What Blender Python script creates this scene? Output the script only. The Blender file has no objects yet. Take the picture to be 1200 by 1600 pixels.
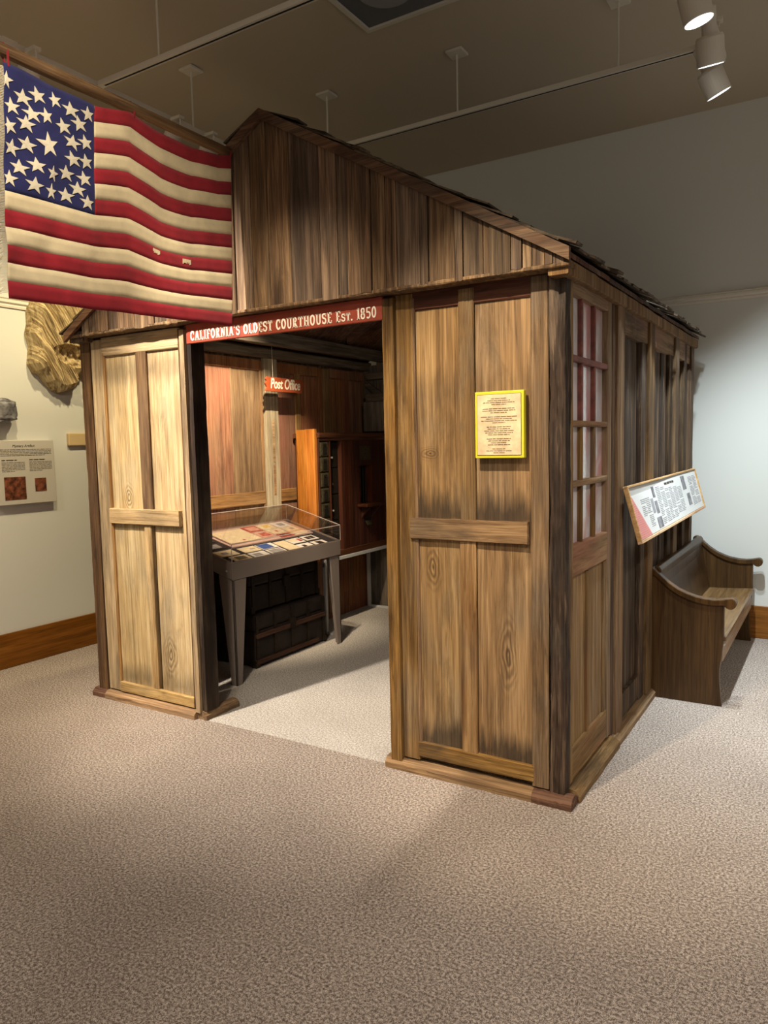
import bpy, bmesh, math, random
from mathutils import Vector, Matrix, noise
random.seed(7)
S = bpy.context.scene
COL = S.collection
R = math.radians
PI = math.pi

def c3(r, g, b):
    f = lambda v: (v/255/12.92) if v/255 <= .04045 else ((v/255+.055)/1.055)**2.4
    return (f(r), f(g), f(b), 1.0)

# ------------------------------------------------------------------ camera, world, exposure
cam = bpy.data.cameras.new('camera'); cam.sensor_fit = 'HORIZONTAL'; cam.sensor_width = 36
cam.lens = 36*1161.66/1200; cam.clip_start = .02; cam.clip_end = 60
camo = bpy.data.objects.new('camera', cam); COL.objects.link(camo)
CAMLOC = Vector((0.955, -2.959, 1.55))
def cam_matrix(yaw, p, r):
    cy, sy = math.cos(yaw), math.sin(yaw)
    f = Vector((-sy*math.cos(p), cy*math.cos(p), -math.sin(p))); rt = Vector((cy, sy, 0)); dn = f.cross(rt)
    r2 = math.cos(r)*rt + math.sin(r)*dn; d2 = -math.sin(r)*rt + math.cos(r)*dn
    m = Matrix((r2, -d2, -f)).transposed().to_4x4(); m.translation = CAMLOC
    return m
camo.matrix_world = cam_matrix(0.553098, 0.0921404, 0.0219550)
S.camera = camo
W = bpy.data.worlds.new('gallery_ambient'); S.world = W; W.use_nodes = True
W.node_tree.nodes['Background'].inputs[0].default_value = (1.0, .91, .81, 1)
W.node_tree.nodes['Background'].inputs[1].default_value = .42
S.view_settings.view_transform = 'Standard'; S.view_settings.look = 'None'
S.view_settings.exposure = 0.0; S.view_settings.gamma = 1.0; S.view_settings.use_curve_mapping = False

def spot(name, loc, aim, power, angle, blend, color, rad=.03):
    l = bpy.data.lights.new(name, 'SPOT'); l.energy = power; l.spot_size = R(angle); l.spot_blend = blend
    l.color = color; l.shadow_soft_size = rad
    o = bpy.data.objects.new(name, l); COL.objects.link(o); o.location = loc
    o.rotation_euler = (Vector(aim)-Vector(loc)).to_track_quat('-Z', 'Y').to_euler()
    return o
WARM = (1.0, .86, .67); COOL = (.80, .92, 1.0); MID = (1.0, .91, .81)
# track lamps for cabin front and floor, plus inner spot and added fill
spot('spot_left_door', (-2.42, -1.5, 3.42), (-2.45, .1, .7), 350, 54, 1.0, WARM)
spot('spot_right_door', (-.42, -1.5, 3.42), (-.10, .0, 1.15), 380, 50, .7, WARM)
spot('spot_doorway', (-2.38, -1.5, 3.42), (-1.35, .65, .3), 620, 64, .9, MID)
spot('spot_sign', (-1.0, -1.5, 3.42), (-1.35, .0, 1.75), 190, 42, .9, WARM)
spot('spot_flag', (-.75, -1.75, 3.42), (-1.63, -.95, 2.45), 90, 62, 1.0, WARM)
spot('spot_cabin_inside', (-1.95, .62, 2.78), (-2.86, 1.30, 1.3), 360, 58, .7, (1.0, .82, .58), .02)
spot('fill_cabin_counter', (-.9, .5, 2.35), (-2.5, 2.5, 1.75), 24, 115, .9, WARM, .05)  # added weak fill lamp, lifts the dark counter, back and roof boards
spot('spot_floor_front', (-.4, -3.2, 3.42), (-.5, -2.0, 0), 250, 120, 1.0, MID, .2)
spot('spot_floor_left', (-2.9, -2.0, 3.42), (-3.3, -.7, 0), 200, 75, .9, WARM, .06)
spot('spot_floor_right', (1.9, -1.5, 3.42), (1.1, .3, 0), 300, 80, .9, MID, .06)
# lamps of the left wall washers
spot('spot_wall_near', (-2.75, -.47, 3.40), (-4.12, .0, 1.5), 130, 90, .9, (1.0, .83, .50), .04)
spot('spot_wall_middle', (-2.75, .50, 3.40), (-4.12, .7, 1.5), 130, 90, .9, (1.0, .83, .50), .04)
# lamps of the three heads over the bench
H1, H2, H3 = Vector((.35, .80, 3.40)), Vector((.335, 1.26, 3.40)), Vector((.335, 1.55, 3.37))
A1, A2, A3 = H1+Vector((.7, .45, -3)), H2+Vector((.05, 1.0, -2.6)), H3+Vector((1.2, 1.1, -3))
for nm, h, a, p, ang in (('spot_bench_near', H1, A1, 270, 70), ('spot_bench_middle', H2, A2, 290, 84), ('spot_bench_far', H3, A3, 310, 96)):
    d = (a-h).normalized(); spot(nm, h+d*.03, a, p, ang, .8, COOL, .03)

# ------------------------------------------------------------------ materials
def newmat(name):
    m = bpy.data.materials.new(name); m.use_nodes = True
    nt = m.node_tree; b = nt.nodes['Principled BSDF']
    return m, nt, b
def N(nt, t, **k):
    n = nt.nodes.new(t)
    for a, v in k.items(): setattr(n, a, v)
    return n
def math_(nt, op, a, b=None, c=None, clamp=False):
    n = N(nt, 'ShaderNodeMath', operation=op, use_clamp=clamp)
    for i, v in enumerate((a, b, c)):
        if v is None: continue
        if isinstance(v, (int, float)): n.inputs[i].default_value = v
        else: nt.links.new(v, n.inputs[i])
    return n.outputs[0]
def mixc(nt, fac, a, b, mode='MIX'):
    n = N(nt, 'ShaderNodeMix', data_type='RGBA', blend_type=mode)
    for i, v in ((0, fac), (6, a), (7, b)):
        if isinstance(v, (int, float)): n.inputs[i].default_value = v
        elif isinstance(v, tuple): n.inputs[i].default_value = v
        else: nt.links.new(v, n.inputs[i])
    return n.outputs[2]
def ramp(nt, src, stops):
    n = N(nt, 'ShaderNodeValToRGB'); nt.links.new(src, n.inputs[0])
    e = n.color_ramp.elements
    while len(e) < len(stops): e.new(.5)
    for i, (p, c) in enumerate(stops):
        e[i].position = p; e[i].color = c if isinstance(c, tuple) else (c, c, c, 1)
    return n.outputs[0]
def noise_(nt, vec, scale, detail=4, rough=.55, dist=0.0):
    n = N(nt, 'ShaderNodeTexNoise'); nt.links.new(vec, n.inputs['Vector'])
    n.inputs['Scale'].default_value = scale; n.inputs['Detail'].default_value = detail
    n.inputs['Roughness'].default_value = rough; n.inputs['Distortion'].default_value = dist
    return n.outputs['Fac']
def mapping(nt, vec, scale):
    n = N(nt, 'ShaderNodeMapping'); nt.links.new(vec, n.inputs['Vector']); n.inputs['Scale'].default_value = scale
    return n.outputs[0]

def wood(name, dark, mid, light, axis='Z', var=.3, grey=.35, greycol=(118, 106, 86), crack=.6, rough=.82, bump=.45,
         stains=(), knots=(), fine=1.0, hue=.008, smoke=.5, patch=None):
    """weathered board: grain along one axis, each board (mesh island) with its own tone"""
    m, nt, b = newmat(name)
    tc = N(nt, 'ShaderNodeTexCoord').outputs['Object']
    geo = N(nt, 'ShaderNodeNewGeometry'); oi = N(nt, 'ShaderNodeObjectInfo')
    rnd = math_(nt, 'FRACT', math_(nt, 'ADD', geo.outputs['Random Per Island'], oi.outputs['Random']))
    off = N(nt, 'ShaderNodeCombineXYZ')
    r1 = math_(nt, 'MULTIPLY', rnd, 31.7); r2 = math_(nt, 'MULTIPLY', rnd, 17.3)
    for i, r in enumerate((r1, r2, r1)): nt.links.new(r, off.inputs[i])
    sep = N(nt, 'ShaderNodeSeparateXYZ'); nt.links.new(tc, sep.inputs[0])
    va = N(nt, 'ShaderNodeVectorMath', operation='ADD'); nt.links.new(tc, va.inputs[0]); nt.links.new(off.outputs[0], va.inputs[1])
    vec = va.outputs[0]
    ai = 'XYZ'.index(axis)
    def sc(al, ac):
        v = [ac]*3; v[ai] = al; return tuple(v)
    # knots bend the grain: rings round given spots (x, z, width, height)
    ringmask = None; ringval = None
    for kx, kz, kw, kh in knots:
        dx = math_(nt, 'DIVIDE', math_(nt, 'SUBTRACT', sep.outputs[0], kx+1.48), kw)
        dz = math_(nt, 'DIVIDE', math_(nt, 'SUBTRACT', sep.outputs[2], kz), kh)
        wob = noise_(nt, mapping(nt, tc, (20, 20, 8)), 1, 2)
        d = math_(nt, 'SQRT', math_(nt, 'ADD', math_(nt, 'MULTIPLY', dx, dx), math_(nt, 'MULTIPLY', dz, dz)))
        d2 = math_(nt, 'ADD', d, math_(nt, 'MULTIPLY', wob, .8))
        rv = math_(nt, 'MULTIPLY_ADD', math_(nt, 'SINE', math_(nt, 'MULTIPLY', d2, 22)), .5, .5)
        mk = math_(nt, 'SUBTRACT', 1.0, math_(nt, 'SMOOTH_MIN', d, 1.0, .3), clamp=True)
        mk = math_(nt, 'POWER', mk, .7)
        dm = math_(nt, 'MULTIPLY', math_(nt, 'SUBTRACT', 1, rv), mk)
        ringval = dm if ringval is None else math_(nt, 'MAXIMUM', ringval, dm)
    gA = noise_(nt, mapping(nt, vec, sc(1.6, 34*fine)), 1, 8, .62, .7)
    gB = noise_(nt, mapping(nt, vec, sc(.9, 6)), 1, 4, .55, .5)
    gC = noise_(nt, mapping(nt, vec, sc(5, 170*fine)), 1, 2, .5, .2)
    gD = noise_(nt, mapping(nt, vec, sc(2.2, 5)), 1, 5, .6, 0)
    fac = math_(nt, 'ADD', math_(nt, 'ADD', math_(nt, 'MULTIPLY', gA, .52), math_(nt, 'MULTIPLY', gB, .3)), math_(nt, 'MULTIPLY', gC, .18))
    col = ramp(nt, fac, ((.34, c3(*dark)), (.5, c3(*mid)), (.64, c3(*light))))
    gm = math_(nt, 'MULTIPLY', ramp(nt, gD, ((.45, 0.0), (.66, 1.0))), grey)
    g2 = ramp(nt, fac, ((.36, tuple(v*.35 for v in c3(*greycol)[:3])+(1,)), (.6, c3(*greycol))))
    col = mixc(nt, gm, col, g2)
    ridge = math_(nt, 'ABSOLUTE', math_(nt, 'SUBTRACT', noise_(nt, mapping(nt, vec, sc(1.1, 46*fine)), 1, 3, .5, .5), .5))
    lines = ramp(nt, ridge, ((.0, 1.0), (.028, 0.0)))
    col = mixc(nt, math_(nt, 'MULTIPLY', lines, .42), col, tuple(v*.45 for v in c3(*dark)[:3])+(1,))
    if smoke:
        sm = noise_(nt, mapping(nt, vec, sc(1.5, 7.5)), 1, 6, .68, .5)
        col = mixc(nt, math_(nt, 'MULTIPLY', ramp(nt, sm, ((.53, 0.0), (.68, 1.0))), smoke), col, tuple(v*.55 for v in c3(*dark)[:3])+(1,))
    if patch:
        pn = noise_(nt, mapping(nt, vec, sc(1.3, 4)), 1, 4, .6, .4)
        col = mixc(nt, math_(nt, 'MULTIPLY', ramp(nt, pn, ((.5, 0.0), (.62, 1.0))), patch[1]), col, c3(*patch[0]))
    if crack:
        cr = noise_(nt, mapping(nt, vec, sc(1.1, 60*fine)), 1, 5, .55, .4)
        cm = ramp(nt, cr, ((.29, 1.0), (.36, 0.0)))
        col = mixc(nt, math_(nt, 'MULTIPLY', cm, crack), col, tuple(v*.25 for v in c3(*dark)[:3])+(1,))
    for z0, dz, amt in stains:      # dark weather stains at a height, frayed along the grain
        st = noise_(nt, mapping(nt, vec, (26, 26, 2.5)), 1, 4, .6, .3)
        u = math_(nt, 'DIVIDE', math_(nt, 'ABSOLUTE', math_(nt, 'SUBTRACT', sep.outputs[2], z0)), dz)
        mk = math_(nt, 'SUBTRACT', math_(nt, 'MULTIPLY', st, 2.1), math_(nt, 'ADD', u, .28), clamp=True)
        mk = math_(nt, 'MULTIPLY', math_(nt, 'MULTIPLY', mk, 1.6, clamp=True), amt)
        col = mixc(nt, mk, col, c3(46, 38, 30))
    if ringval is not None:
        col = mixc(nt, math_(nt, 'MULTIPLY', ringval, .85), col, c3(58, 38, 20))
    hs = N(nt, 'ShaderNodeHueSaturation'); nt.links.new(col, hs.inputs['Color'])
    nt.links.new(math_(nt, 'MULTIPLY_ADD', rnd, var*2, 1-var), hs.inputs['Value'])
    r3 = math_(nt, 'FRACT', math_(nt, 'MULTIPLY', rnd, 7.31))
    nt.links.new(math_(nt, 'MULTIPLY_ADD', r3, hue, .5-hue/2), hs.inputs['Hue'])
    nt.links.new(math_(nt, 'MULTIPLY_ADD', math_(nt, 'FRACT', math_(nt, 'MULTIPLY', rnd, 3.77)), .25, .88), hs.inputs['Saturation'])
    nt.links.new(hs.outputs[0], b.inputs['Base Color'])
    b.inputs['Roughness'].default_value = rough; b.inputs['Specular IOR Level'].default_value = .25
    if bump:
        bm_ = N(nt, 'ShaderNodeBump'); bm_.inputs['Strength'].default_value = bump; bm_.inputs['Distance'].default_value = .006
        hgt = math_(nt, 'ADD', math_(nt, 'MULTIPLY', gA, .6), math_(nt, 'MULTIPLY', gC, .4))
        nt.links.new(hgt, bm_.inputs['Height']); nt.links.new(bm_.outputs[0], b.inputs['Normal'])
    return m

def plain(name, col, rough=.6, metal=0.0, spec=.4, bump=0.0, bscale=60, var=0.0, vscale=4):
    m, nt, b = newmat(name)
    b.inputs['Base Color'].default_value = c3(*col); b.inputs['Roughness'].default_value = rough
    b.inputs['Metallic'].default_value = metal; b.inputs['Specular IOR Level'].default_value = spec
    if bump or var:
        tc = N(nt, 'ShaderNodeTexCoord').outputs['Object']
    if bump:
        n = noise_(nt, tc, bscale, 4); bp = N(nt, 'ShaderNodeBump'); bp.inputs['Strength'].default_value = bump
        bp.inputs['Distance'].default_value = .004
        nt.links.new(n, bp.inputs['Height']); nt.links.new(bp.outputs[0], b.inputs['Normal'])
    if var:
        n = noise_(nt, tc, vscale, 5, .6)
        lo = tuple(v*(1-var) for v in c3(*col)[:3])+(1,); hi = tuple(min(1, v*(1+var)) for v in c3(*col)[:3])+(1,)
        nt.links.new(ramp(nt, n, ((.35, lo), (.65, hi))), b.inputs['Base Color'])
    return m

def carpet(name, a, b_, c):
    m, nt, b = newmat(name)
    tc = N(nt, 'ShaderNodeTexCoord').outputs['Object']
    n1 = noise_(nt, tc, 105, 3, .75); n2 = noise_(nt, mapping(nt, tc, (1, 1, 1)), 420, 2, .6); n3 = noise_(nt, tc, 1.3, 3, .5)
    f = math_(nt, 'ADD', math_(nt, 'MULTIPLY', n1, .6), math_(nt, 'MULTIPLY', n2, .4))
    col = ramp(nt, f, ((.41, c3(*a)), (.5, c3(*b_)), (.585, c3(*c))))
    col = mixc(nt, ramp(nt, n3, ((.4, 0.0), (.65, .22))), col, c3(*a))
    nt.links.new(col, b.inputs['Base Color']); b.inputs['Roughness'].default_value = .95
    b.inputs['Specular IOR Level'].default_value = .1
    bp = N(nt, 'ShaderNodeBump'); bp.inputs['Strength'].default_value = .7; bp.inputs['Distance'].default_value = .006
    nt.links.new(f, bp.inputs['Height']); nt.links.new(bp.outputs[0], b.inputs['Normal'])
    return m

M = {}
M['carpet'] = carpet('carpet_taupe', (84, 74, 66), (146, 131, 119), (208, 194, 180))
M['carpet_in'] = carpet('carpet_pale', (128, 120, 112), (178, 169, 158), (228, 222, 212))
M['paint'] = plain('wall_paint_white', (204, 203, 194), .75, bump=.05, bscale=90)
M['ceil'] = plain('ceiling_paint', (186, 173, 152), .85, bump=.08, bscale=120)
M['trimw'] = plain('trim_paint_cream', (214, 208, 194), .5)
M['base'] = wood('baseboard_wood', (86, 52, 18), (122, 78, 32), (150, 102, 50), axis='Y', var=.05, smoke=.0, grey=.0, crack=.1, rough=.45, bump=.05)
M['basex'] = wood('baseboard_wood_back', (86, 52, 18), (122, 78, 32), (150, 102, 50), axis='X', var=.05, smoke=.0, grey=.0, crack=.1, rough=.45, bump=.05)
M['gable'] = wood('gable_boards', (42, 31, 22), (102, 80, 58), (158, 130, 98), var=.32, grey=.45, greycol=(112, 98, 82), crack=.8, bump=.5)
M['rake'] = wood('rake_boards', (40, 27, 20), (84, 60, 44), (118, 90, 66), axis='X', var=.25, grey=.4, crack=.7)
M['shingle'] = wood('roof_shingles', (30, 24, 18), (74, 60, 46), (118, 98, 74), axis='X', var=.35, grey=.5, crack=.7, bump=.6)
KR = ((-.62, .98, .05, .12), (-.26, .62, .055, .2), (-.63, 1.5, .06, .035))
M['door'] = wood('door_panels_tan', (88, 62, 34), (148, 114, 72), (184, 150, 102), var=.08, grey=.5, greycol=(140, 124, 100), crack=.35,
                 stains=((1.22, .15, .8), (.17, .14, .8), (1.78, .12, .25)), knots=KR, fine=1.5)
M['doorstile'] = wood('door_stiles_brown', (72, 50, 26), (122, 93, 56), (160, 128, 84), var=.12, grey=.6, greycol=(112, 100, 84), crack=.5, fine=1.2)
M['doorrail'] = wood('door_rails_brown', (60, 42, 24), (132, 100, 62), (176, 140, 92), axis='X', var=.12, grey=.55, greycol=(86, 76, 62), crack=.6,
                     patch=((52, 42, 32), .7))
KL = ((-2.665, 1.26, .055, .10), (-2.37, .33, .07, .15))
M['doorL'] = wood('door_panels_pale', (128, 104, 70), (178, 154, 114), (206, 186, 148), var=.06, grey=.55, greycol=(158, 146, 122), crack=.25,
                  stains=((2.0, .1, .35), (.16, .12, .45)), knots=KL, fine=1.5)
M['stileL'] = wood('door_stiles_pale', (104, 78, 48), (164, 136, 96), (196, 170, 128), var=.1, grey=.5, greycol=(136, 122, 98), crack=.4)
M['darkstile'] = wood('stile_dark_brown', (50, 34, 20), (90, 66, 43), (126, 98, 66), var=.1, grey=.35, greycol=(96, 82, 70), crack=.5)
M['railL'] = wood('door_rails_pale', (112, 84, 50), (172, 142, 98), (202, 174, 130), axis='X', var=.08, grey=.5, greycol=(108, 98, 82), crack=.5)
M['post'] = wood('corner_post_charred', (22, 16, 12), (70, 52, 36), (140, 112, 80), var=.1, grey=.5, greycol=(104, 92, 76), crack=.95, bump=1.0,
                 patch=((30, 22, 16), .6))
M['jamb'] = wood('jamb_rough', (66, 44, 24), (134, 100, 62), (182, 148, 100), var=.15, grey=.4, crack=.7, bump=.6)
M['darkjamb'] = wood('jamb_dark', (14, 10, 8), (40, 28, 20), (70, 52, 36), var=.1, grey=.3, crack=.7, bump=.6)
M['header'] = wood('header_dark', (40, 24, 18), (74, 44, 34), (100, 66, 48), axis='X', var=.15, grey=.2, crack=.5)
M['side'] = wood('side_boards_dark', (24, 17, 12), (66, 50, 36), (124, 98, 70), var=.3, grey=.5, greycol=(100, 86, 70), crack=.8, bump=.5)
M['batten'] = wood('side_battens', (58, 38, 20), (112, 84, 52), (150, 120, 80), var=.2, grey=.3, crack=.5)
M['sidedoor'] = wood('side_door_panels', (82, 60, 36), (130, 104, 70), (162, 134, 96), var=.1, grey=.4, greycol=(130, 114, 94), crack=.35,
                     patch=((128, 88, 74), .35))
M['muntred'] = plain('muntin_red_paint', (112, 62, 52), .6, var=.3, vscale=20, bump=.2)
M['sill'] = wood('sill_wood', (92, 62, 34), (152, 118, 76), (188, 154, 108), axis='X', var=.15, grey=.4, crack=.6, bump=.5)
M['silly'] = wood('sill_wood_side', (72, 52, 34), (128, 100, 70), (160, 132, 98), axis='Y', var=.15, grey=.5, crack=.6, bump=.5)
M['sillend'] = wood('sill_end_red', (58, 34, 24), (106, 72, 52), (140, 104, 78), axis='X', var=.1, grey=.1, crack=.5)
M['inpanel'] = wood('inner_panels_red', (92, 58, 40), (146, 100, 70), (176, 130, 94), var=.15, grey=.6, greycol=(142, 112, 84), crack=.35,
                    patch=((140, 84, 64), .5), fine=1.2)
M['instile'] = wood('inner_stiles', (88, 62, 40), (146, 114, 78), (180, 150, 112), var=.15, grey=.35, crack=.4)
M['inrail'] = wood('inner_rails', (96, 66, 38), (160, 122, 76), (196, 158, 108), axis='Y', var=.1, grey=.3, crack=.5)
M['inpost'] = wood('inner_post_whitewashed', (128, 112, 88), (178, 164, 136), (206, 194, 168), var=.05, grey=.3, greycol=(170, 164, 150), crack=.3)
M['beamy'] = wood('beam_grey', (50, 42, 34), (98, 86, 72), (134, 120, 102), axis='Y', var=.15, grey=.5, crack=.6)
M['beamx'] = wood('beam_grey_cross', (50, 42, 34), (98, 86, 72), (134, 120, 102), axis='X', var=.15, grey=.5, crack=.6)
M['roofin'] = wood('roof_sheathing', (44, 26, 20), (88, 58, 44), (122, 88, 66), axis='X', var=.3, grey=.3, crack=.5)
M['backin'] = wood('back_boards_grey', (60, 52, 44), (104, 94, 82), (132, 122, 108), var=.2, grey=.5, crack=.5)
M['counter'] = wood('counter_mahogany', (40, 20, 13), (72, 38, 26), (98, 56, 38), var=.12, smoke=.0, grey=0, crack=.3, rough=.45, bump=.1)
M['counterh'] = wood('counter_mahogany_rail', (50, 28, 17), (88, 52, 33), (114, 72, 46), axis='Y', var=.08, smoke=.0, grey=0, crack=.2, rough=.45, bump=.1)
M['oak'] = wood('end_board_amber', (120, 66, 20), (178, 108, 42), (206, 140, 66), var=.15, smoke=.0, grey=0, crack=.25, rough=.4, bump=.1)
M['brass'] = plain('brass_aged', (92, 84, 62), .5, .6, var=.3, vscale=60, bump=.3)
M['brassdk'] = plain('brass_dark', (44, 40, 34), .5, .5)
M['black'] = plain('black_void', (8, 7, 6), .8)
M['pew'] = wood('pew_dark_varnish', (44, 28, 11), (70, 47, 20), (90, 63, 30), var=.05, smoke=.0, grey=0, crack=.12, rough=.38, bump=.05)
M['pewseat'] = wood('pew_worn_varnish', (80, 54, 24), (112, 80, 40), (140, 104, 58), axis='Y', var=.05, smoke=.0, grey=0, crack=.15, rough=.34, bump=.05)
M['pewedge'] = wood('pew_worn_edge', (110, 78, 52), (150, 114, 80), (184, 150, 112), axis='Y', var=.05, smoke=.0, grey=0, crack=.2, rough=.5, bump=.05)
M['trunk'] = plain('trunk_leather_black', (38, 28, 22), .7, bump=.4, bscale=40, var=.4, vscale=9)
M['trunkslat'] = wood('trunk_slats', (44, 26, 15), (82, 52, 32), (108, 74, 48), axis='Y', var=.1, grey=0, crack=.4)
M['trunkmetal'] = plain('trunk_iron', (52, 42, 34), .55, .6, var=.3, vscale=30)
M['casepaint'] = plain('case_taupe_paint', (128, 116, 108), .45, bump=.04, bscale=150)
M['casein'] = plain('case_inner_fabric', (44, 40, 40), .9)
M['caseboard'] = plain('case_mount_board', (186, 158, 146), .8)
M['white'] = plain('white_enamel', (200, 200, 198), .4)
M['fixture'] = plain('fixture_white', (206, 199, 184), .45)
M['sheet'] = plain('paper_cream', (226, 216, 194), .8, var=.08, vscale=12)
M['signred'] = plain('sign_red_paint', (142, 58, 36), .55, var=.15, vscale=7, bump=.05)
M['signorange'] = plain('sign_rust_paint', (158, 74, 40), .55, var=.12, vscale=12)
M['letter'] = plain('letter_cream_paint', (232, 222, 200), .6)
M['yellow'] = plain('frame_yellow', (214, 204, 48), .45)
M['ink'] = plain('ink_dark', (70, 58, 46), .8)
M['inkgrey'] = plain('ink_grey', (150, 150, 152), .8)
M['news'] = plain('newsprint', (218, 218, 214), .5, spec=.5)
M['newspink'] = plain('newsprint_pink', (214, 140, 132), .5, spec=.5)
M['newstop'] = plain('board_grey_margin', (176, 174, 168), .6)
M['photo'] = plain('photo_grey', (120, 118, 122), .5, var=.7, vscale=26)
M['photored'] = plain('photo_rust', (104, 58, 38), .5, var=.8, vscale=26)
M['pine'] = wood('pine_frame', (168, 124, 78), (202, 160, 110), (222, 186, 140), axis='Y', var=.05, smoke=.0, grey=0, crack=.1, bump=.05)
M['panelgrey'] = plain('panel_grey', (184, 178, 166), .6)
M['beige'] = plain('bracket_beige', (196, 170, 124), .6)
M['stone'] = plain('rock_silver', (132, 130, 132), .45, .25, bump=.8, bscale=22, var=.55, vscale=14)
M['bark'] = wood('slab_wood', (92, 72, 48), (172, 148, 108), (208, 188, 146), var=.05, grey=.35, greycol=(170, 156, 128), crack=.9, bump=1.0, fine=.8)
M['vent'] = plain('vent_grey', (96, 98, 102), .6)
M['ventdisc'] = plain('vent_disc', (140, 140, 142), .6)
M['pole'] = wood('pole_wood', (70, 48, 28), (116, 86, 56), (156, 122, 84), axis='Y', var=.05, grey=.3, crack=.6, bump=.5)
def cloth(name, col, var=.18):
    m, nt, b = newmat(name)
    tc = N(nt, 'ShaderNodeTexCoord').outputs['Object']
    n = noise_(nt, tc, 9, 4, .6); w = noise_(nt, mapping(nt, tc, (1, 500, 500)), 1, 1)
    lo = tuple(v*(1-var) for v in c3(*col)[:3])+(1,); hi = tuple(min(1, v*(1+var)) for v in c3(*col)[:3])+(1,)
    nt.links.new(ramp(nt, n, ((.35, lo), (.65, hi))), b.inputs['Base Color'])
    b.inputs['Roughness'].default_value = .9; b.inputs['Specular IOR Level'].default_value = .1
    b.inputs['Sheen Weight'].default_value = .15
    bp = N(nt, 'ShaderNodeBump'); bp.inputs['Strength'].default_value = .15; bp.inputs['Distance'].default_value = .002
    nt.links.new(w, bp.inputs['Height']); nt.links.new(bp.outputs[0], b.inputs['Normal'])
    return m
M['fred'] = cloth('flag_red', (150, 36, 46)); M['fwhite'] = cloth('flag_cream', (222, 205, 166), .1)
M['fblue'] = cloth('flag_blue', (44, 46, 92)); M['fstar'] = cloth('flag_star_cream', (226, 216, 190), .06)
def glassmat(name, tint=(1, 1, 1, 1), a=.0):
    m, nt, b = newmat(name)
    out = nt.nodes['Material Output']
    tr = N(nt, 'ShaderNodeBsdfTransparent'); tr.inputs[0].default_value = tint
    gl = N(nt, 'ShaderNodeBsdfGlossy'); gl.inputs['Roughness'].default_value = .02
    fr = N(nt, 'ShaderNodeLayerWeight'); fr.inputs[0].default_value = .5
    fo = math_(nt, 'MULTIPLY_ADD', math_(nt, 'POWER', fr.outputs['Facing'], 4), .6, .035)
    mx = N(nt, 'ShaderNodeMixShader'); nt.links.new(fo, mx.inputs[0])
    nt.links.new(tr.outputs[0], mx.inputs[1]); nt.links.new(gl.outputs[0], mx.inputs[2])
    nt.links.new(mx.outputs[0], out.inputs[0])
    return m
M['acrylic'] = glassmat('acrylic_clear', (.93, .92, .92, 1))
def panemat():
    m, nt, b = newmat('old_pane_painted_reflection')
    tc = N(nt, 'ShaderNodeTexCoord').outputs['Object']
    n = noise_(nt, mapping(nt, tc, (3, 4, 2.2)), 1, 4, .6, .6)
    nt.links.new(ramp(nt, n, ((.38, c3(200, 150, 148)), (.5, c3(198, 190, 192)), (.62, c3(226, 222, 224)))), b.inputs['Base Color'])  # pink and pale tint painted to stand for the room's reflection in the glass
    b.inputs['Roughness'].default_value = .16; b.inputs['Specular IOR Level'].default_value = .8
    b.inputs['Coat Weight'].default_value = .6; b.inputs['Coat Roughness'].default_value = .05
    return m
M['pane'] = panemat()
def lensmat():
    m, nt, b = newmat('lamp_lens_lit')
    b.inputs['Emission Color'].default_value = (.9, .96, 1, 1); b.inputs['Emission Strength'].default_value = 3.5
    b.inputs['Base Color'].default_value = (1, 1, 1, 1)
    return m
M['lens'] = lensmat()

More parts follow.
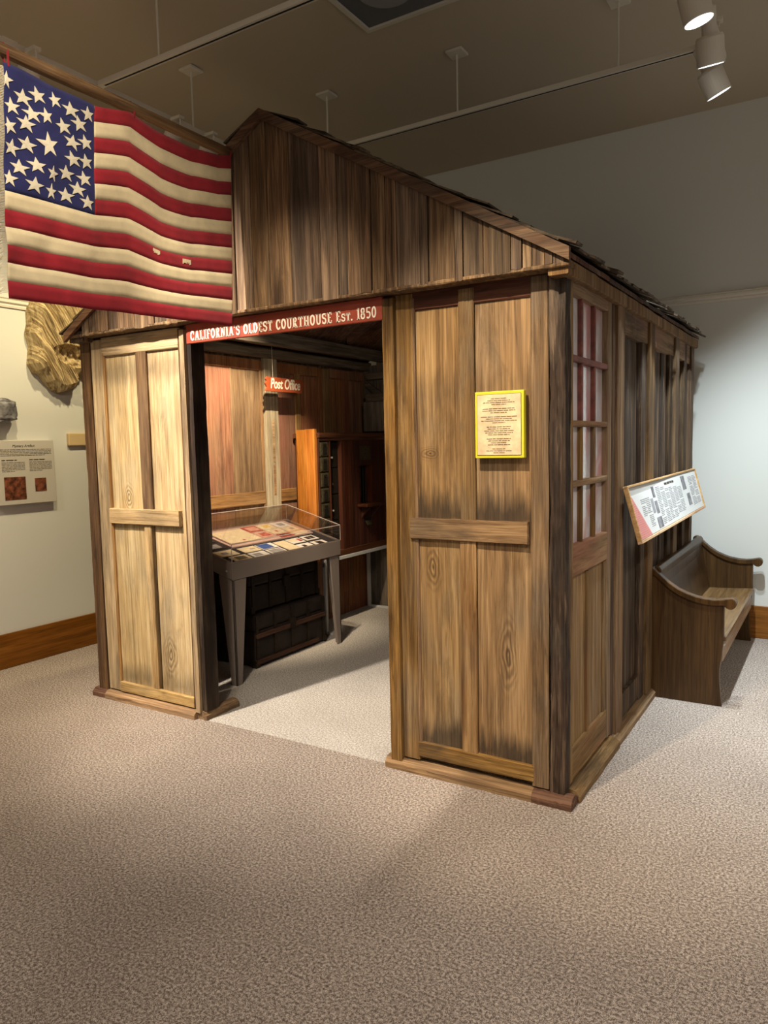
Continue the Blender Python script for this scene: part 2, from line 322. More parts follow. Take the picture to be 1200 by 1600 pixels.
# ------------------------------------------------------------------ mesh helpers
ORG = {}
class MB:
    def __init__(s): s.v = []; s.f = []; s.mi = []; s.cur = 0
    def add(s, vs, fs):
        o = len(s.v); s.v += [Vector(v) for v in vs]
        for f in fs: s.f.append([i+o for i in f]); s.mi.append(s.cur)
        return s
    def box(s, x0, x1, y0, y1, z0, z1):
        vs = [(x, y, z) for z in (z0, z1) for y in (y0, y1) for x in (x0, x1)]
        return s.add(vs, [(0, 2, 3, 1), (4, 5, 7, 6), (0, 1, 5, 4), (2, 6, 7, 3), (0, 4, 6, 2), (1, 3, 7, 5)])
    def rbox(s, x0, x1, y0, y1, z0, z1, axis='Z', n=14, amp=.003, endj=0.0, ch=.004):
        """hand-cut board: chamfered section lofted along an axis with wavering edges"""
        ai = 'XYZ'.index(axis); lo = (x0, y0, z0); hi = (x1, y1, z1)
        a, b = [i for i in range(3) if i != ai]
        ch = min(ch, (hi[a]-lo[a])*.3, (hi[b]-lo[b])*.3)
        sec = [(lo[a]+ch, lo[b]), (hi[a]-ch, lo[b]), (hi[a], lo[b]+ch), (hi[a], hi[b]-ch), (hi[a]-ch, hi[b]), (lo[a]+ch, hi[b]), (lo[a], hi[b]-ch), (lo[a], lo[b]+ch)]
        vs = []; k = len(sec); sd = random.uniform(0, 90)
        for i in range(n+1):
            t = lo[ai]+(hi[ai]-lo[ai])*i/n
            for j, (p, q) in enumerate(sec):
                jj = j//2
                dp = amp*(noise.noise((t*3.1+sd, jj*5.7, 1.3))+.6*noise.noise((t*14+sd, jj*3.1, 8)))
                dq = amp*(noise.noise((t*3.7+sd, jj*4.1, 7.7))+.6*noise.noise((t*17+sd, jj*2.3, 5)))
                c = [0, 0, 0]; c[a] = p+dp; c[b] = q+dq
                c[ai] = t + (random.uniform(-endj, endj) if i in (0, n) else 0)
                vs.append(c)
        fs = [[i*k+j, i*k+(j+1) % k, (i+1)*k+(j+1) % k, (i+1)*k+j] for i in range(n) for j in range(k)]
        fs += [list(range(k))[::-1], [n*k+j for j in range(k)]]
        return s.add(vs, fs)
    def prism(s, poly, axis, a, b, fn=None):
        """polygon (in the two other axes, in order) extruded from a to b along axis"""
        ai = 'XYZ'.index(axis); n = len(poly); vs = []
        for t in (a, b):
            for p in poly:
                c = list(p); c.insert(ai, t); vs.append(c)
        fs = [list(range(n))[::-1], [n+i for i in range(n)]] + [[i, (i+1) % n, n+(i+1) % n, n+i] for i in range(n)]
        return s.add(vs, fs)
    def tube(s, pts, r, n=10, cap=True):
        pts = [Vector(p) for p in pts]; rs = r if isinstance(r, (list, tuple)) else [r]*len(pts)
        vs = []
        for i, p in enumerate(pts):
            d = (pts[min(i+1, len(pts)-1)]-pts[max(i-1, 0)]).normalized()
            u = d.orthogonal().normalized() if i == 0 else (u-d*u.dot(d)).normalized()
            w = d.cross(u)
            for j in range(n):
                t = 2*PI*j/n; vs.append(p+(u*math.cos(t)+w*math.sin(t))*rs[i])
        k = len(pts)
        fs = [[i*n+j, i*n+(j+1) % n, (i+1)*n+(j+1) % n, (i+1)*n+j] for i in range(k-1) for j in range(n)]
        if cap: fs += [list(range(n))[::-1], [(k-1)*n+j for j in range(n)]]
        return s.add(vs, fs)
    def lathe(s, prof, n=28, c=(0, 0, 0)):
        vs = [(c[0]+r*math.cos(2*PI*j/n), c[1]+r*math.sin(2*PI*j/n), c[2]+z) for r, z in prof for j in range(n)]
        k = len(prof)
        fs = [[i*n+j, i*n+(j+1) % n, (i+1)*n+(j+1) % n, (i+1)*n+j] for i in range(k-1) for j in range(n)]
        if prof[0][0] > 1e-6: fs.append(list(range(n))[::-1])
        if prof[-1][0] > 1e-6: fs.append([(k-1)*n+j for j in range(n)])
        return s.add(vs, fs)
    def grid(s, fn, nu, nv):
        vs = [fn(i/nu, j/nv) for j in range(nv+1) for i in range(nu+1)]
        return s.add(vs, [[j*(nu+1)+i, j*(nu+1)+i+1, (j+1)*(nu+1)+i+1, (j+1)*(nu+1)+i] for j in range(nv) for i in range(nu)])
    def build(s, name, mat, parent=None, smooth=False, bevel=0, org=None, solid=0):
        o0 = Vector(org) if org is not None else (ORG[parent.name] if parent else Vector((0, 0, 0)))
        me = bpy.data.meshes.new(name)
        me.from_pydata([tuple(v-o0) for v in s.v], [], s.f)
        mats = mat if isinstance(mat, (list, tuple)) else [mat]
        for m in mats: me.materials.append(m)
        for p, i in zip(me.polygons, s.mi): p.material_index = i; p.use_smooth = smooth
        bm = bmesh.new(); bm.from_mesh(me); bmesh.ops.recalc_face_normals(bm, faces=bm.faces); bm.to_mesh(me); bm.free()
        o = bpy.data.objects.new(name, me); COL.objects.link(o)
        if parent: o.parent = parent
        else: o.location = o0
        ORG[o.name] = o0
        if solid:
            md = o.modifiers.new('thickness', 'SOLIDIFY'); md.thickness = solid; md.offset = 0
        if bevel:
            md = o.modifiers.new('bevel', 'BEVEL'); md.width = bevel; md.segments = 2; md.limit_method = 'ANGLE'
        return o

def tag(o, label, cat, group=None):
    o['label'] = label; o['category'] = cat
    if group: o['group'] = group
    return o
def thing(name, loc, label, cat, group=None, rot=(0, 0, 0)):
    o = bpy.data.objects.new(name, None); COL.objects.link(o); o.empty_display_size = .1
    o.location = loc; o.rotation_euler = rot; ORG[o.name] = Vector(loc)
    return tag(o, label, cat, group)
def struct(o): o['kind'] = 'structure'; return o
def dup(root, loc, rot=None, label=None):
    r = root.copy(); COL.objects.link(r); r.location = loc
    if rot is not None: r.rotation_euler = rot
    if label: r['label'] = label
    for ch in list(root.children):
        c = ch.copy(); COL.objects.link(c); c.parent = r
        for g in ch.children:
            d = g.copy(); COL.objects.link(d); d.parent = c
    return r

# ------------------------------------------------------------------ the room
XL, YB, ZC = -4.12, 3.30, 3.98
f = MB()
xs = [-6.0, -2.9, -.06, 5.0]; ys = [-7, .0, 3.0, YB+.1]
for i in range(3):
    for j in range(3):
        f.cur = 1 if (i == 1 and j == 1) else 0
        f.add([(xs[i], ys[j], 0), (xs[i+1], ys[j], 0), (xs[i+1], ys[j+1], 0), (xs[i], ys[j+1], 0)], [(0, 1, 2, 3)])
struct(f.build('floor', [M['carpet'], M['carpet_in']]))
struct(MB().box(XL-.1, XL, -7, YB+.1, -.0, ZC).build('wall_left', M['paint']))
struct(MB().box(XL, 5, YB, YB+.1, 0, ZC).build('wall_back', M['paint']))
struct(MB().box(XL-.1, 5, -7, YB+.1, ZC, ZC+.1).build('ceiling', M['ceil']))
struct(MB().box(XL, XL+.02, -7, YB, 0, .25).build('baseboard_left', M['base'], bevel=.006))
struct(MB().box(XL+.02, 5, YB-.02, YB, 0, .25).build('baseboard_back', M['basex'], bevel=.006))
prof = [(0, 2.565), (.012, 2.565), (.016, 2.58), (.012, 2.588), (.028, 2.6), (.028, 2.615), (.02, 2.62), (.03, 2.628), (0, 2.64)]
struct(MB().prism([(XL+p, z) for p, z in prof], 'Y', -7, YB).build('trim_left', M['trimw']))
struct(MB().prism([(YB-p, z) for p, z in prof], 'X', XL+.03, 5).build('trim_back', M['trimw']))

# ------------------------------------------------------------------ the cabin
CO = (-1.48, 1.4, 0)
cab = thing('cabin', CO, 'old weathered board cabin with gabled shingle roof standing in the gallery', 'building')
RX, RZ, RS = -1.46, 3.135, .578           # ridge and slope
def zr(x): return RZ-RS*abs(x-RX)
# front door leaf, right of the opening
d = MB().box(-.70, -.475, .012, .03, .10, 2.2).box(-.40, -.145, .012, .03, .10, 2.2)
rd = d.build('door_panel', M['door'], cab); rd['label'] = 'tan panels of the wide front wall section right of the opening'
def sub(mb, name, mat, par, **k): return mb.build(name, mat, par, **k)
sub(MB().rbox(-.788, -.70, -.002, .03, .06, 2.21, amp=.002), 'stile', M['doorstile'], rd)
sub(MB().rbox(-.148, -.072, -.002, .03, .06, 2.21, amp=.002), 'stile', M['doorstile'], rd)
sub(MB().rbox(-.705, -.69, -.001, .02, .15, 2.19, amp=.001), 'moulding', M['jamb'], rd)
sub(MB().rbox(-.474, -.402, -.003, .03, 1.2, 2.2, amp=.002), 'mullion', M['doorstile'], rd)
sub(MB().rbox(-.48, -.402, -.003, .03, .13, 1.12, amp=.002), 'mullion', M['jamb'], rd)
sub(MB().rbox(-.724, -.16, -.014, .02, 1.112, 1.208, axis='X', amp=.003), 'rail', M['doorrail'], rd)
sub(MB().rbox(-.705, -.14, -.004, .02, .075, .15, axis='X', amp=.002), 'rail', M['doorrail'], rd)
h = MB().rbox(-.80, -.07, .002, .03, 2.135, 2.225, axis='X', amp=.002)
sub(h, 'rail', M['header'], rd)
# front door leaf, left of the opening
d = MB().box(-2.81, -2.53, .012, .03, .07, 2.2).box(-2.45, -2.18, .012, .03, .07, 2.2)
ld = d.build('door_panel', M['doorL'], cab); ld['label'] = 'pale yellowish panels of the front wall section left of the opening'
sub(MB().rbox(-2.925, -2.81, -.002, .03, .06, 2.2, amp=.002), 'stile', M['stileL'], ld)
sub(MB().rbox(-2.822, -2.806, -.004, .02, .12, 2.12, amp=.001), 'moulding', M['jamb'], ld)
sub(MB().rbox(-2.185, -2.15, -.002, .03, .06, 2.2, amp=.002), 'stile', M['darkstile'], ld)
sub(MB().rbox(-2.532, -2.445, -.004, .03, 1.19, 2.14, amp=.002), 'mullion', M['darkstile'], ld)
sub(MB().rbox(-2.53, -2.472, -.003, .03, .1, 1.11, amp=.002), 'mullion', M['stileL'], ld)
sub(MB().rbox(-2.815, -2.222, -.016, .02, 1.103, 1.195, axis='X', amp=.003), 'rail', M['railL'], ld)
sub(MB().rbox(-2.815, -2.18, -.006, .02, .055, .118, axis='X', amp=.002), 'rail', M['railL'], ld)
sub(MB().rbox(-2.82, -2.18, -.004, .02, 2.10, 2.21, axis='X', amp=.002), 'rail', M['railL'], ld)
# posts and jambs
def rough_post(x0, x1, y0, y1, z0, z1, amp, n=60, m=5):
    b = MB(); ring = []
    for i in range(m): ring.append((x0+(x1-x0)*i/m, y0))
    for i in range(m): ring.append((x1, y0+(y1-y0)*i/m))
    for i in range(m): ring.append((x1-(x1-x0)*i/m, y1))
    for i in range(m): ring.append((x0, y1-(y1-y0)*i/m))
    k = len(ring); vs = []; cx, cy = (x0+x1)/2, (y0+y1)/2; sd = random.uniform(0, 50)
    for i in range(n+1):
        z = z0+(z1-z0)*i/n
        for x, y in ring:
            t = noise.noise((x*30+sd, y*30, z*3))*.7+noise.noise((x*60+sd, y*60, z*16))*.5
            cr = max(0, .12-abs(noise.noise((x*18+sd, y*18+4, z*1.1))))*5
            r = Vector((x-cx, y-cy)).normalized()
            q = amp*t-amp*1.2*cr
            vs.append((x+r.x*q, y+r.y*q, z))
    fs = [[i*k+j, i*k+(j+1) % k, (i+1)*k+(j+1) % k, (i+1)*k+j] for i in range(n) for j in range(k)] + [list(range(k))[::-1], [n*k+j for j in range(k)]]
    return b.add(vs, fs)
rough_post(-.068, .0, -.004, .065, .04, 2.215, .009, 160, 9).build('corner_post', M['post'], cab)['label'] = 'dark cracked corner post'
rough_post(-3.015, -2.93, -.006, .06, .04, 2.2, .004).build('corner_post', M['darkstile'], cab)
rough_post(-.845, -.788, -.024, .07, .04, 2.2, .003).build('jamb', M['jamb'], cab)
rough_post(-2.152, -2.118, -.02, .05, .04, 2.19, .004).build('jamb', M['stileL'], cab)
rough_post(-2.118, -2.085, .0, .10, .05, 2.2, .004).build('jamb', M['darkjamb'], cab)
MB().rbox(-2.86, -.07, .031, .06, 2.13, 2.24, axis='X', amp=.002).build('header_beam', M['header'], cab)
MB().rbox(-3.02, .04, -.085, .0, 2.215, 2.232, axis='X', n=40, amp=.002).build('ledge', M['gable'], cab)
# gable siding
bx = [-3.0]
while bx[-1] < -1.75: bx.append(bx[-1]+random.uniform(.05, .13))
bx = bx[:-1]+[-1.661, -1.552, -1.446, -1.308, -1.135, -1.037, -.984, -.857, -.783, -.727, -.613, -.572, -.448, -.41, -.321, -.292, -.198, -.152, -.112, -.06, -.026, .02]
g = MB()
for a, b in zip(bx[:-1], bx[1:]):
    a += .0015; b -= .0015
    jy = random.uniform(-.006, .004); zb = 2.222+random.uniform(-.008, .006)
    brk = [a+(b-a)*t for t in (0, .2, .45, .7, 1)]
    poly = [(x, zb+random.uniform(-.004, .004)) for x in brk]
    tp = [(b, zr(b)-.012), (a, zr(a)-.012)]
    if a < RX < b: tp.insert(1, (RX, zr(RX)-.012))
    if zr(b)-.012 < zb+.01 or zr(a)-.012 < zb+.01: continue
    g.prism(poly+tp, 'Y', -.082+jy, -.062+jy)
g.build('gable_siding', M['gable'], cab, bevel=.0015)
# rake boards and roof
for sgn, xe in ((1, .045), (-1, -3.03)):
    r = MB()
    n = 36; top = []; bot = []
    for i in range(n+1):
        x = RX+(xe-RX)*i/n
        top.append((x, zr(x)+.016+.003*noise.noise((x*6, 1, 0)))); bot.append((x, zr(x)-.034+.004*noise.noise((x*5, 4, 0))))
    r.prism(top+bot[::-1], 'Y', -.105, -.083)
    r.build('rake_board', M['rake'], cab)
    s = MB()                       # sheathing boards run down the slope, seen from inside
    y = -.1; xo = .03 if sgn > 0 else -3.0
    while y < 2.98:
        w = random.uniform(.12, .2); y1 = min(y+w, 3.0)
        dz = random.uniform(-.006, .0)
        s.prism([(RX, zr(RX)-.01+dz), (xo, zr(xo)-.01+dz), (xo, zr(xo)+.008+dz), (RX, zr(RX)+.008+dz)], 'Y', y, y1-.004) if False else \
            s.add([(RX, y, zr(RX)-.014+dz), (xo, y, zr(xo)-.014+dz), (xo, y, zr(xo)+.008+dz), (RX, y, zr(RX)+.008+dz),
                   (RX, y1-.003, zr(RX)-.014+dz), (xo, y1-.003, zr(xo)-.014+dz), (xo, y1-.003, zr(xo)+.008+dz), (RX, y1-.003, zr(RX)+.008+dz)],
                  [(0, 1, 2, 3), (7, 6, 5, 4), (0, 4, 5, 1), (1, 5, 6, 2), (2, 6, 7, 3), (3, 7, 4, 0)])
        y = y1
    s.build('roof_sheathing', M['roofin'], cab)
    sh = MB(); L = abs(xe-RX)/math.cos(math.atan(RS)); dirv = Vector((sgn, 0, -RS)).normalized(); nv = Vector((sgn*RS, 0, 1)).normalized()
    rows = 11
    for rI in range(rows):
        y = -.10+random.uniform(-.01, .01)
        while y < 3.0:
            w = random.uniform(.07, .15)
            s0 = rI*L/rows-random.uniform(0, .02); s1 = (rI+1)*L/rows+.05+random.uniform(-.02, .045)
            if rI == rows-1: s1 = L+.01+random.uniform(-.012, .03)
            t0 = .012; t1 = .022+random.uniform(-.004, .012); th = random.uniform(.008, .013)
            base = Vector((RX, 0, RZ))
            p = []
            for yy in (y+.002, min(y+w, 3.02)-.002):
                for (sd, tt) in ((max(s0, 0), t0), (s1, t1), (s1, t1+th), (max(s0, 0), t0+th*.4)):
                    q = base+dirv*sd+nv*tt; p.append((q.x, yy+random.uniform(-.002, .002), q.z+random.uniform(-.002, .002)))
            sh.add(p, [(0, 1, 2, 3), (7, 6, 5, 4), (0, 4, 5, 1), (1, 5, 6, 2), (2, 6, 7, 3), (3, 7, 4, 0)])
            y += w
    sh.build('shingle_roof', M['shingle'], cab)
# side wall: glazed door, trim, boards, eave beam
gd = MB().box(-.045, -.018, .105, .325, .2, .97).box(-.045, -.018, .345, .60, .2, .97).build('glazed_door', M['sidedoor'], cab)
gd['label'] = 'narrow side door with twelve panes'
for a, b in ((.066, .106), (.64, .706)): sub(MB().rbox(-.04, -.002, a, b, .07, 2.21, amp=.002), 'stile', M['sidedoor'], gd)
sub(MB().rbox(-.04, -.004, .325, .345, .2, .96, amp=.001), 'mullion', M['sidedoor'], gd)
sub(MB().rbox(-.04, -.008, .60, .64, .2, .96, amp=.001), 'stile', M['sidedoor'], gd)
M['sidedoory'] = wood('side_door_rails', (82, 60, 36), (130, 102, 70), (160, 130, 96), axis='Y', var=.1, grey=.4, greycol=(130, 114, 94), crack=.4, patch=((132, 84, 70), .5))
for a, b in ((2.145, 2.215), (.965, 1.10), (.07, .215)): sub(MB().rbox(-.04, -.003, .1, .65, a, b, axis='Y', amp=.002), 'rail', M['sidedoory'], gd)
cols = [.106, .262, .458, .64]; rws = [1.10, 1.36, 1.616, 1.887, 2.145]
for i in (1, 2):
    for j in range(4):
        sub(MB().rbox(-.034, -.010, cols[i]-.010, cols[i]+.010, rws[j], rws[j+1], n=6, amp=.001), 'muntin', M['muntred'] if j > 1 else M['batten'], gd)
for j in (1, 2, 3):
    sub(MB().rbox(-.034, -.004, .1, .65, rws[j]-.013, rws[j]+.013, axis='Y', amp=.002), 'muntin', M['muntred'] if j == 3 else M['sidedoory'], gd)
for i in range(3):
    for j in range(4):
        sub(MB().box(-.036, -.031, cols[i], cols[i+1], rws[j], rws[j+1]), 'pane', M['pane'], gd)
sw = MB()
y = .72
while y < 2.86:
    w = random.uniform(.05, .13); y1 = min(y+w, 2.88)
    dx = random.uniform(-.012, .006)
    sw.rbox(-.05, -.018+dx, y+.002, y1-.002, .05, 2.21, amp=.002)
    y = y1
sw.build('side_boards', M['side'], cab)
for a, b, p, mt in ((.712, .76, .0, 'darkstile'), (.76, .885, .014, 'batten'), (1.33, 1.43, .0, 'side'), (1.44, 1.57, .018, 'batten'), (2.09, 2.19, .0, 'side'),
                (2.20, 2.32, .018, 'batten'), (2.56, 2.66, .008, 'side'), (2.79, 2.90, .016, 'darkstile')):
    MB().rbox(-.03, p, a, b, .05, 2.22, amp=.003, n=30).build('batten', M[mt], cab)
for a, b in ((.89, 1.44), (1.57, 2.20), (2.32, 2.79)):
    MB().rbox(-.03, .004, a, b, 2.07, 2.2, axis='Y', amp=.006).build('side_rail', M['sidedoory'], cab)
    MB().rbox(-.03, .0, a, b, .07, .2, axis='Y', amp=.004).build('side_rail', M['side'], cab)
MB().rbox(-.05, .03, -.07, 2.95, 2.19, 2.25, axis='Y', n=40, amp=.004).build('eave_beam', M['batten'], cab)
MB().rbox(-3.02, -2.9, -.07, 2.98, 2.19, 2.25, axis='Y', n=20, amp=.003).build('eave_beam', M['side'], cab)
# sills
def sill(x0, x1, y0, y1, z1, axis, mat):
    pr = [(0, 0), (1, 0), (1, .55), (.8, .92), (.5, 1), (.2, .92), (0, .55)]
    b = MB(); n = 24; k = len(pr); vs = []
    for i in range(n+1):
        t = i/n
        for u, w in pr:
            q = .004*noise.noise((t*9, u*3, w*3+x0*4+y0))
            if axis == 'X': vs.append((x0+(x1-x0)*t, y0+(y1-y0)*u+q, max(0, z1*w+q*(w > 0))))
            else: vs.append((x0+(x1-x0)*u+q, y0+(y1-y0)*t, max(0, z1*w+q*(w > 0))))
    fs = [[i*k+j, i*k+(j+1) % k, (i+1)*k+(j+1) % k, (i+1)*k+j] for i in range(n) for j in range(k)] + [list(range(k))[::-1], [n*k+j for j in range(k)]]
    return b.add(vs, fs).build('sill', M[mat], cab, smooth=False)
sill(-.875, -.14, -.035, .06, .052, 'X', 'sill'); sill(-.14, .035, -.037, .055, .053, 'X', 'sillend')
sill(-3.05, -2.93, -.035, .06, .05, 'X', 'sillend'); sill(-2.93, -2.15, -.037, .06, .05, 'X', 'sill')
sill(-2.15, -2.08, -.01, .26, .05, 'Y', 'silly'); sill(-.05, .045, .055, .72, .055, 'Y', 'silly'); sill(-.05, .04, .72, 2.92, .05, 'Y', 'silly')
# inside of the cabin: left wall
iw = MB().box(-2.96, -2.905, .03, 3.0, .0, 2.23).build('inner_wall', M['inpanel'], cab); 
def ib(y0, y1, z0, z1, p, mt, nm, axis='Z', n=14): return sub(MB().rbox(-2.906, -2.906+p, y0, y1, z0, z1, axis=axis, n=n, amp=.002), nm, M[mt], iw)
for y0, y1, z0, z1 in ((.91, 1.165, 1.2, 2.14), (1.185, 1.49, 1.2, 2.14), (.91, 1.165, .2, 1.1), (1.185, 1.49, .2, 1.1), (1.69, 1.92, 1.2, 2.12), (1.99, 2.24, 1.2, 2.12),
                       (2.39, 2.63, 1.2, 2.12), (2.71, 2.94, 1.2, 2.12), (1.69, 1.92, .2, 1.1), (1.99, 2.24, .2, 1.1), (2.39, 2.63, .2, 1.1), (2.71, 2.94, .2, 1.1), (.1, .42, 1.2, 2.12), (.46, .78, 1.2, 2.12)):
    mt = 'inpanel'
    if abs(y0-1.185) < .01: mt = 'instile'
    ib(y0, y1, z0, z1, .006, mt, 'panel')
for y0, y1, p, mt in ((.03, .1, .02, 'instile'), (.78, .845, .02, 'darkstile'), (.845, .91, .016, 'instile'), (1.165, 1.185, .012, 'instile'), (1.49, 1.52, .016, 'instile'),
                      (1.92, 1.99, .016, 'instile'), (2.24, 2.30, .016, 'inpanel'), (2.30, 2.39, .03, 'instile'), (2.63, 2.71, .016, 'inpanel'), (2.94, 3.0, .016, 'instile'), (1.68, 1.695, .014, 'instile')):
    ib(y0, y1, .06, 2.2, p, mt, 'stile')
for y0, y1 in ((.9, 1.5), (1.69, 1.95)): ib(y0, y1, 1.1, 1.2, .022, 'inrail', 'rail', 'Y')
for y0, y1 in ((.9, 1.5), (1.69, 2.26), (2.38, 2.95)): ib(y0, y1, 2.13, 2.21, .018, 'inpanel', 'rail', 'Y')
for y0, y1 in ((1.98, 2.26), (2.38, 2.95)): ib(y0, y1, 1.1, 1.2, .018, 'inpanel', 'rail', 'Y')
sub(MB().rbox(-2.906, -2.872, 1.525, 1.68, .05, 2.23, amp=.002), 'post', M['inpost'], iw)['label'] = 'pale whitewashed post between the inner panels'
for z0, z1 in ((1.42, 1.75), (1.16, 1.4)): sub(MB().box(-2.874, -2.8705, 1.595, 1.62, z0, z1), 'slot', M['inrail'], iw)
MB().rbox(-2.90, -2.83, .05, 3.0, 2.225, 2.30, axis='Y', amp=.005, n=24).build('wall_plate', M['beamy'], cab)
MB().rbox(-2.72, -2.65, -.05, 3.0, zr(-2.70)-.125, zr(-2.70)-.03, axis='Y', amp=.004, n=24).build('purlin', M['beamy'], cab)
MB().rbox(-.55, -.48, -.05, 3.0, zr(-.5)-.105, zr(-.5)-.022, axis='Y', amp=.004, n=24).build('purlin', M['beamy'], cab)
for yy in (.75, 1.5, 2.3):
    for x0, x1 in ((-2.62, RX),):
        q = .02
        MB().add([(x0, yy, zr(x0)-.075), (x1, yy, zr(x1)-.075), (x1, yy, zr(x1)-.021), (x0, yy, zr(x0)-.021), (x0, yy+.05, zr(x0)-.075), (x1, yy+.05, zr(x1)-.075), (x1, yy+.05, zr(x1)-.021), (x0, yy+.05, zr(x0)-.021)],
                 [(0, 1, 2, 3), (7, 6, 5, 4), (0, 4, 5, 1), (1, 5, 6, 2), (2, 6, 7, 3), (3, 7, 4, 0)]).build('rafter', M['roofin'], cab)
bw = MB(); x = -2.9
while x < -.06:
    x1 = min(x+random.uniform(.1, .16), -.05); zt = min(zr(x), zr(x1))-.03
    bw.box(x+.001, x1-.001, 2.965, 2.985, 0, zt); x = x1
bw.build('back_boards', M['backin'], cab)
MB().rbox(-2.83, -.1, 2.90, 2.964, 2.14, 2.2, axis='X', amp=.003).build('tie_beam', M['beamx'], cab)
MB().add([(-2.86, 2.93, 2.14), (-2.86, 2.93, 2.08), (-2.2, 2.93, 1.62), (-2.2, 2.93, 1.68), (-2.86, 2.96, 2.14), (-2.86, 2.96, 2.08), (-2.2, 2.96, 1.62), (-2.2, 2.96, 1.68)],
         [(0, 1, 2, 3), (7, 6, 5, 4), (0, 4, 5, 1), (1, 5, 6, 2), (2, 6, 7, 3), (3, 7, 4, 0)]).build('brace', M['beamx'], cab)
# ------------------------------------------------------------------ shelf box at the back
sb = thing('shelf_box', (-2.55, 2.85, 1.64), 'small grey wooden box at the back of the cabin above the counter', 'box')
MB().box(-2.80, -2.3, 2.80, 2.96, 1.66, 1.93).build('box_body', M['backin'], sb, bevel=.004)
MB().box(-2.76, -2.28, 2.78, 2.962, 1.93, 2.0).build('lid', M['beamx'], sb, bevel=.004)

# ------------------------------------------------------------------ signs on the front
def stroke(mb, pts, w, y0, y1, T):
    """flat pen stroke in glyph space mapped by T(u, v) -> (x, z), extruded y0..y1"""
    pts = [Vector(p) for p in pts]; L = []; Rr = []
    for i, p in enumerate(pts):
        dn = (pts[min(i+1, len(pts)-1)]-pts[max(i-1, 0)]).normalized(); n = Vector((-dn.y, dn.x))*w/2
        L.append(p+n); Rr.append(p-n)
    for i in range(len(pts)-1):
        q = [L[i], L[i+1], Rr[i+1], Rr[i]]
        mb.prism([T(a.x, a.y) for a in q], 'Y', y0, y1)
def arc(cx, cy, rx, ry, a0, a1, n=10): return [(cx+rx*math.cos(R(a0+(a1-a0)*i/n)), cy+ry*math.sin(R(a0+(a1-a0)*i/n))) for i in range(n+1)]
A_ = .17
def sr(x, y, w=.16): return ([(x-w, y), (x+w, y)], .09)
GL = {
 'C': (.62, [(arc(.33, .5, .23, .42, 50, 310, 14), A_), ([(.52, .62), (.52, .95)], .09), ([(.52, .05), (.52, .3)], .07)]),
 'A': (.7, [([(.12, 0), (.35, 1)], .13), ([(.35, 1), (.58, 0)], A_), ([(.2, .32), (.5, .32)], .1), sr(.12, .05, .13), sr(.58, .05, .14)]),
 'L': (.56, [([(.18, 0), (.18, 1)], A_), ([(.04, .06), (.52, .06)], .12), sr(.18, .95), ([(.49, .02), (.49, .3)], .08)]),
 'I': (.36, [([(.18, 0), (.18, 1)], A_), sr(.18, .05), sr(.18, .95)]),
 'F': (.56, [([(.18, 0), (.18, 1)], A_), ([(.04, .94), (.54, .94)], .12), ([(.18, .52), (.42, .52)], .1), sr(.18, .05), ([(.51, .98), (.51, .72)], .08)]),
 'O': (.66, [(arc(.33, .5, .22, .42, 0, 360, 18), A_)]),
 'R': (.66, [([(.18, 0), (.18, 1)], A_), (arc(.24, .74, .24, .21, 90, -90, 8), .13), ([(.08, .94), (.26, .94)], .1), ([(.26, .53), (.56, 0)], A_), sr(.18, .05), sr(.58, .05, .1)]),
 'N': (.7, [([(.15, 0), (.15, 1)], .12), ([(.15, 1), (.56, 0)], A_), ([(.56, 0), (.56, 1)], .12), sr(.13, .95, .12), sr(.15, .05, .13), sr(.56, .95, .13)]),
 'S': (.58, [([(.48, .78)]+arc(.29, .72, .19, .2, 40, 270, 9)+arc(.29, .29, .19, .22, 90, -140, 9), .15), ([(.49, .66), (.49, .95)], .07), ([(.09, .06), (.09, .34)], .07)]),
 'D': (.66, [([(.18, 0), (.18, 1)], A_), (arc(.22, .5, .33, .44, 90, -90, 12), .15), ([(.04, .94), (.24, .94)], .1), ([(.04, .06), (.24, .06)], .1)]),
 'E': (.58, [([(.18, 0), (.18, 1)], A_), ([(.04, .94), (.54, .94)], .12), ([(.18, .52), (.42, .52)], .1), ([(.04, .06), (.54, .06)], .12), ([(.51, .98), (.51, .74)], .08), ([(.51, .02), (.51, .28)], .08)]),
 'T': (.62, [([(.31, 0), (.31, 1)], A_), ([(.04, .93), (.58, .93)], .13), sr(.31, .05), ([(.07, .98), (.07, .7)], .08), ([(.55, .98), (.55, .7)], .08)]),
 'U': (.68, [([(.17, 1), (.17, .35)]+arc(.35, .3, .18, .24, 190, 350, 8)+[(.53, 1)], .14), sr(.15, .95, .13), sr(.53, .95, .12)]),
 'H': (.72, [([(.17, 0), (.17, 1)], A_), ([(.55, 0), (.55, 1)], A_), ([(.17, .5), (.55, .5)], .12), sr(.17, .05, .14), sr(.17, .95, .14), sr(.55, .05, .14), sr(.55, .95, .14)]),
 '1': (.36, [([(.2, 0), (.2, 1)], A_), ([(.06, .8), (.2, .96)], .1), sr(.2, .05)]),
 '8': (.56, [(arc(.28, .74, .16, .2, 0, 360, 12), .13), (arc(.28, .28, .18, .23, 0, 360, 12), .14)]),
 '5': (.56, [([(.5, .93), (.14, .93), (.12, .52)], .12), (arc(.27, .32, .2, .26, 110, -140, 12), .14)]),
 '0': (.56, [(arc(.28, .5, .18, .43, 0, 360, 16), .14)]),
 "'": (.2, [([(.1, 1.0), (.08, .76)], .12)]), '.': (.2, [([(.08, .0), (.08, .16)], .16)]), ' ': (.34, []),
}
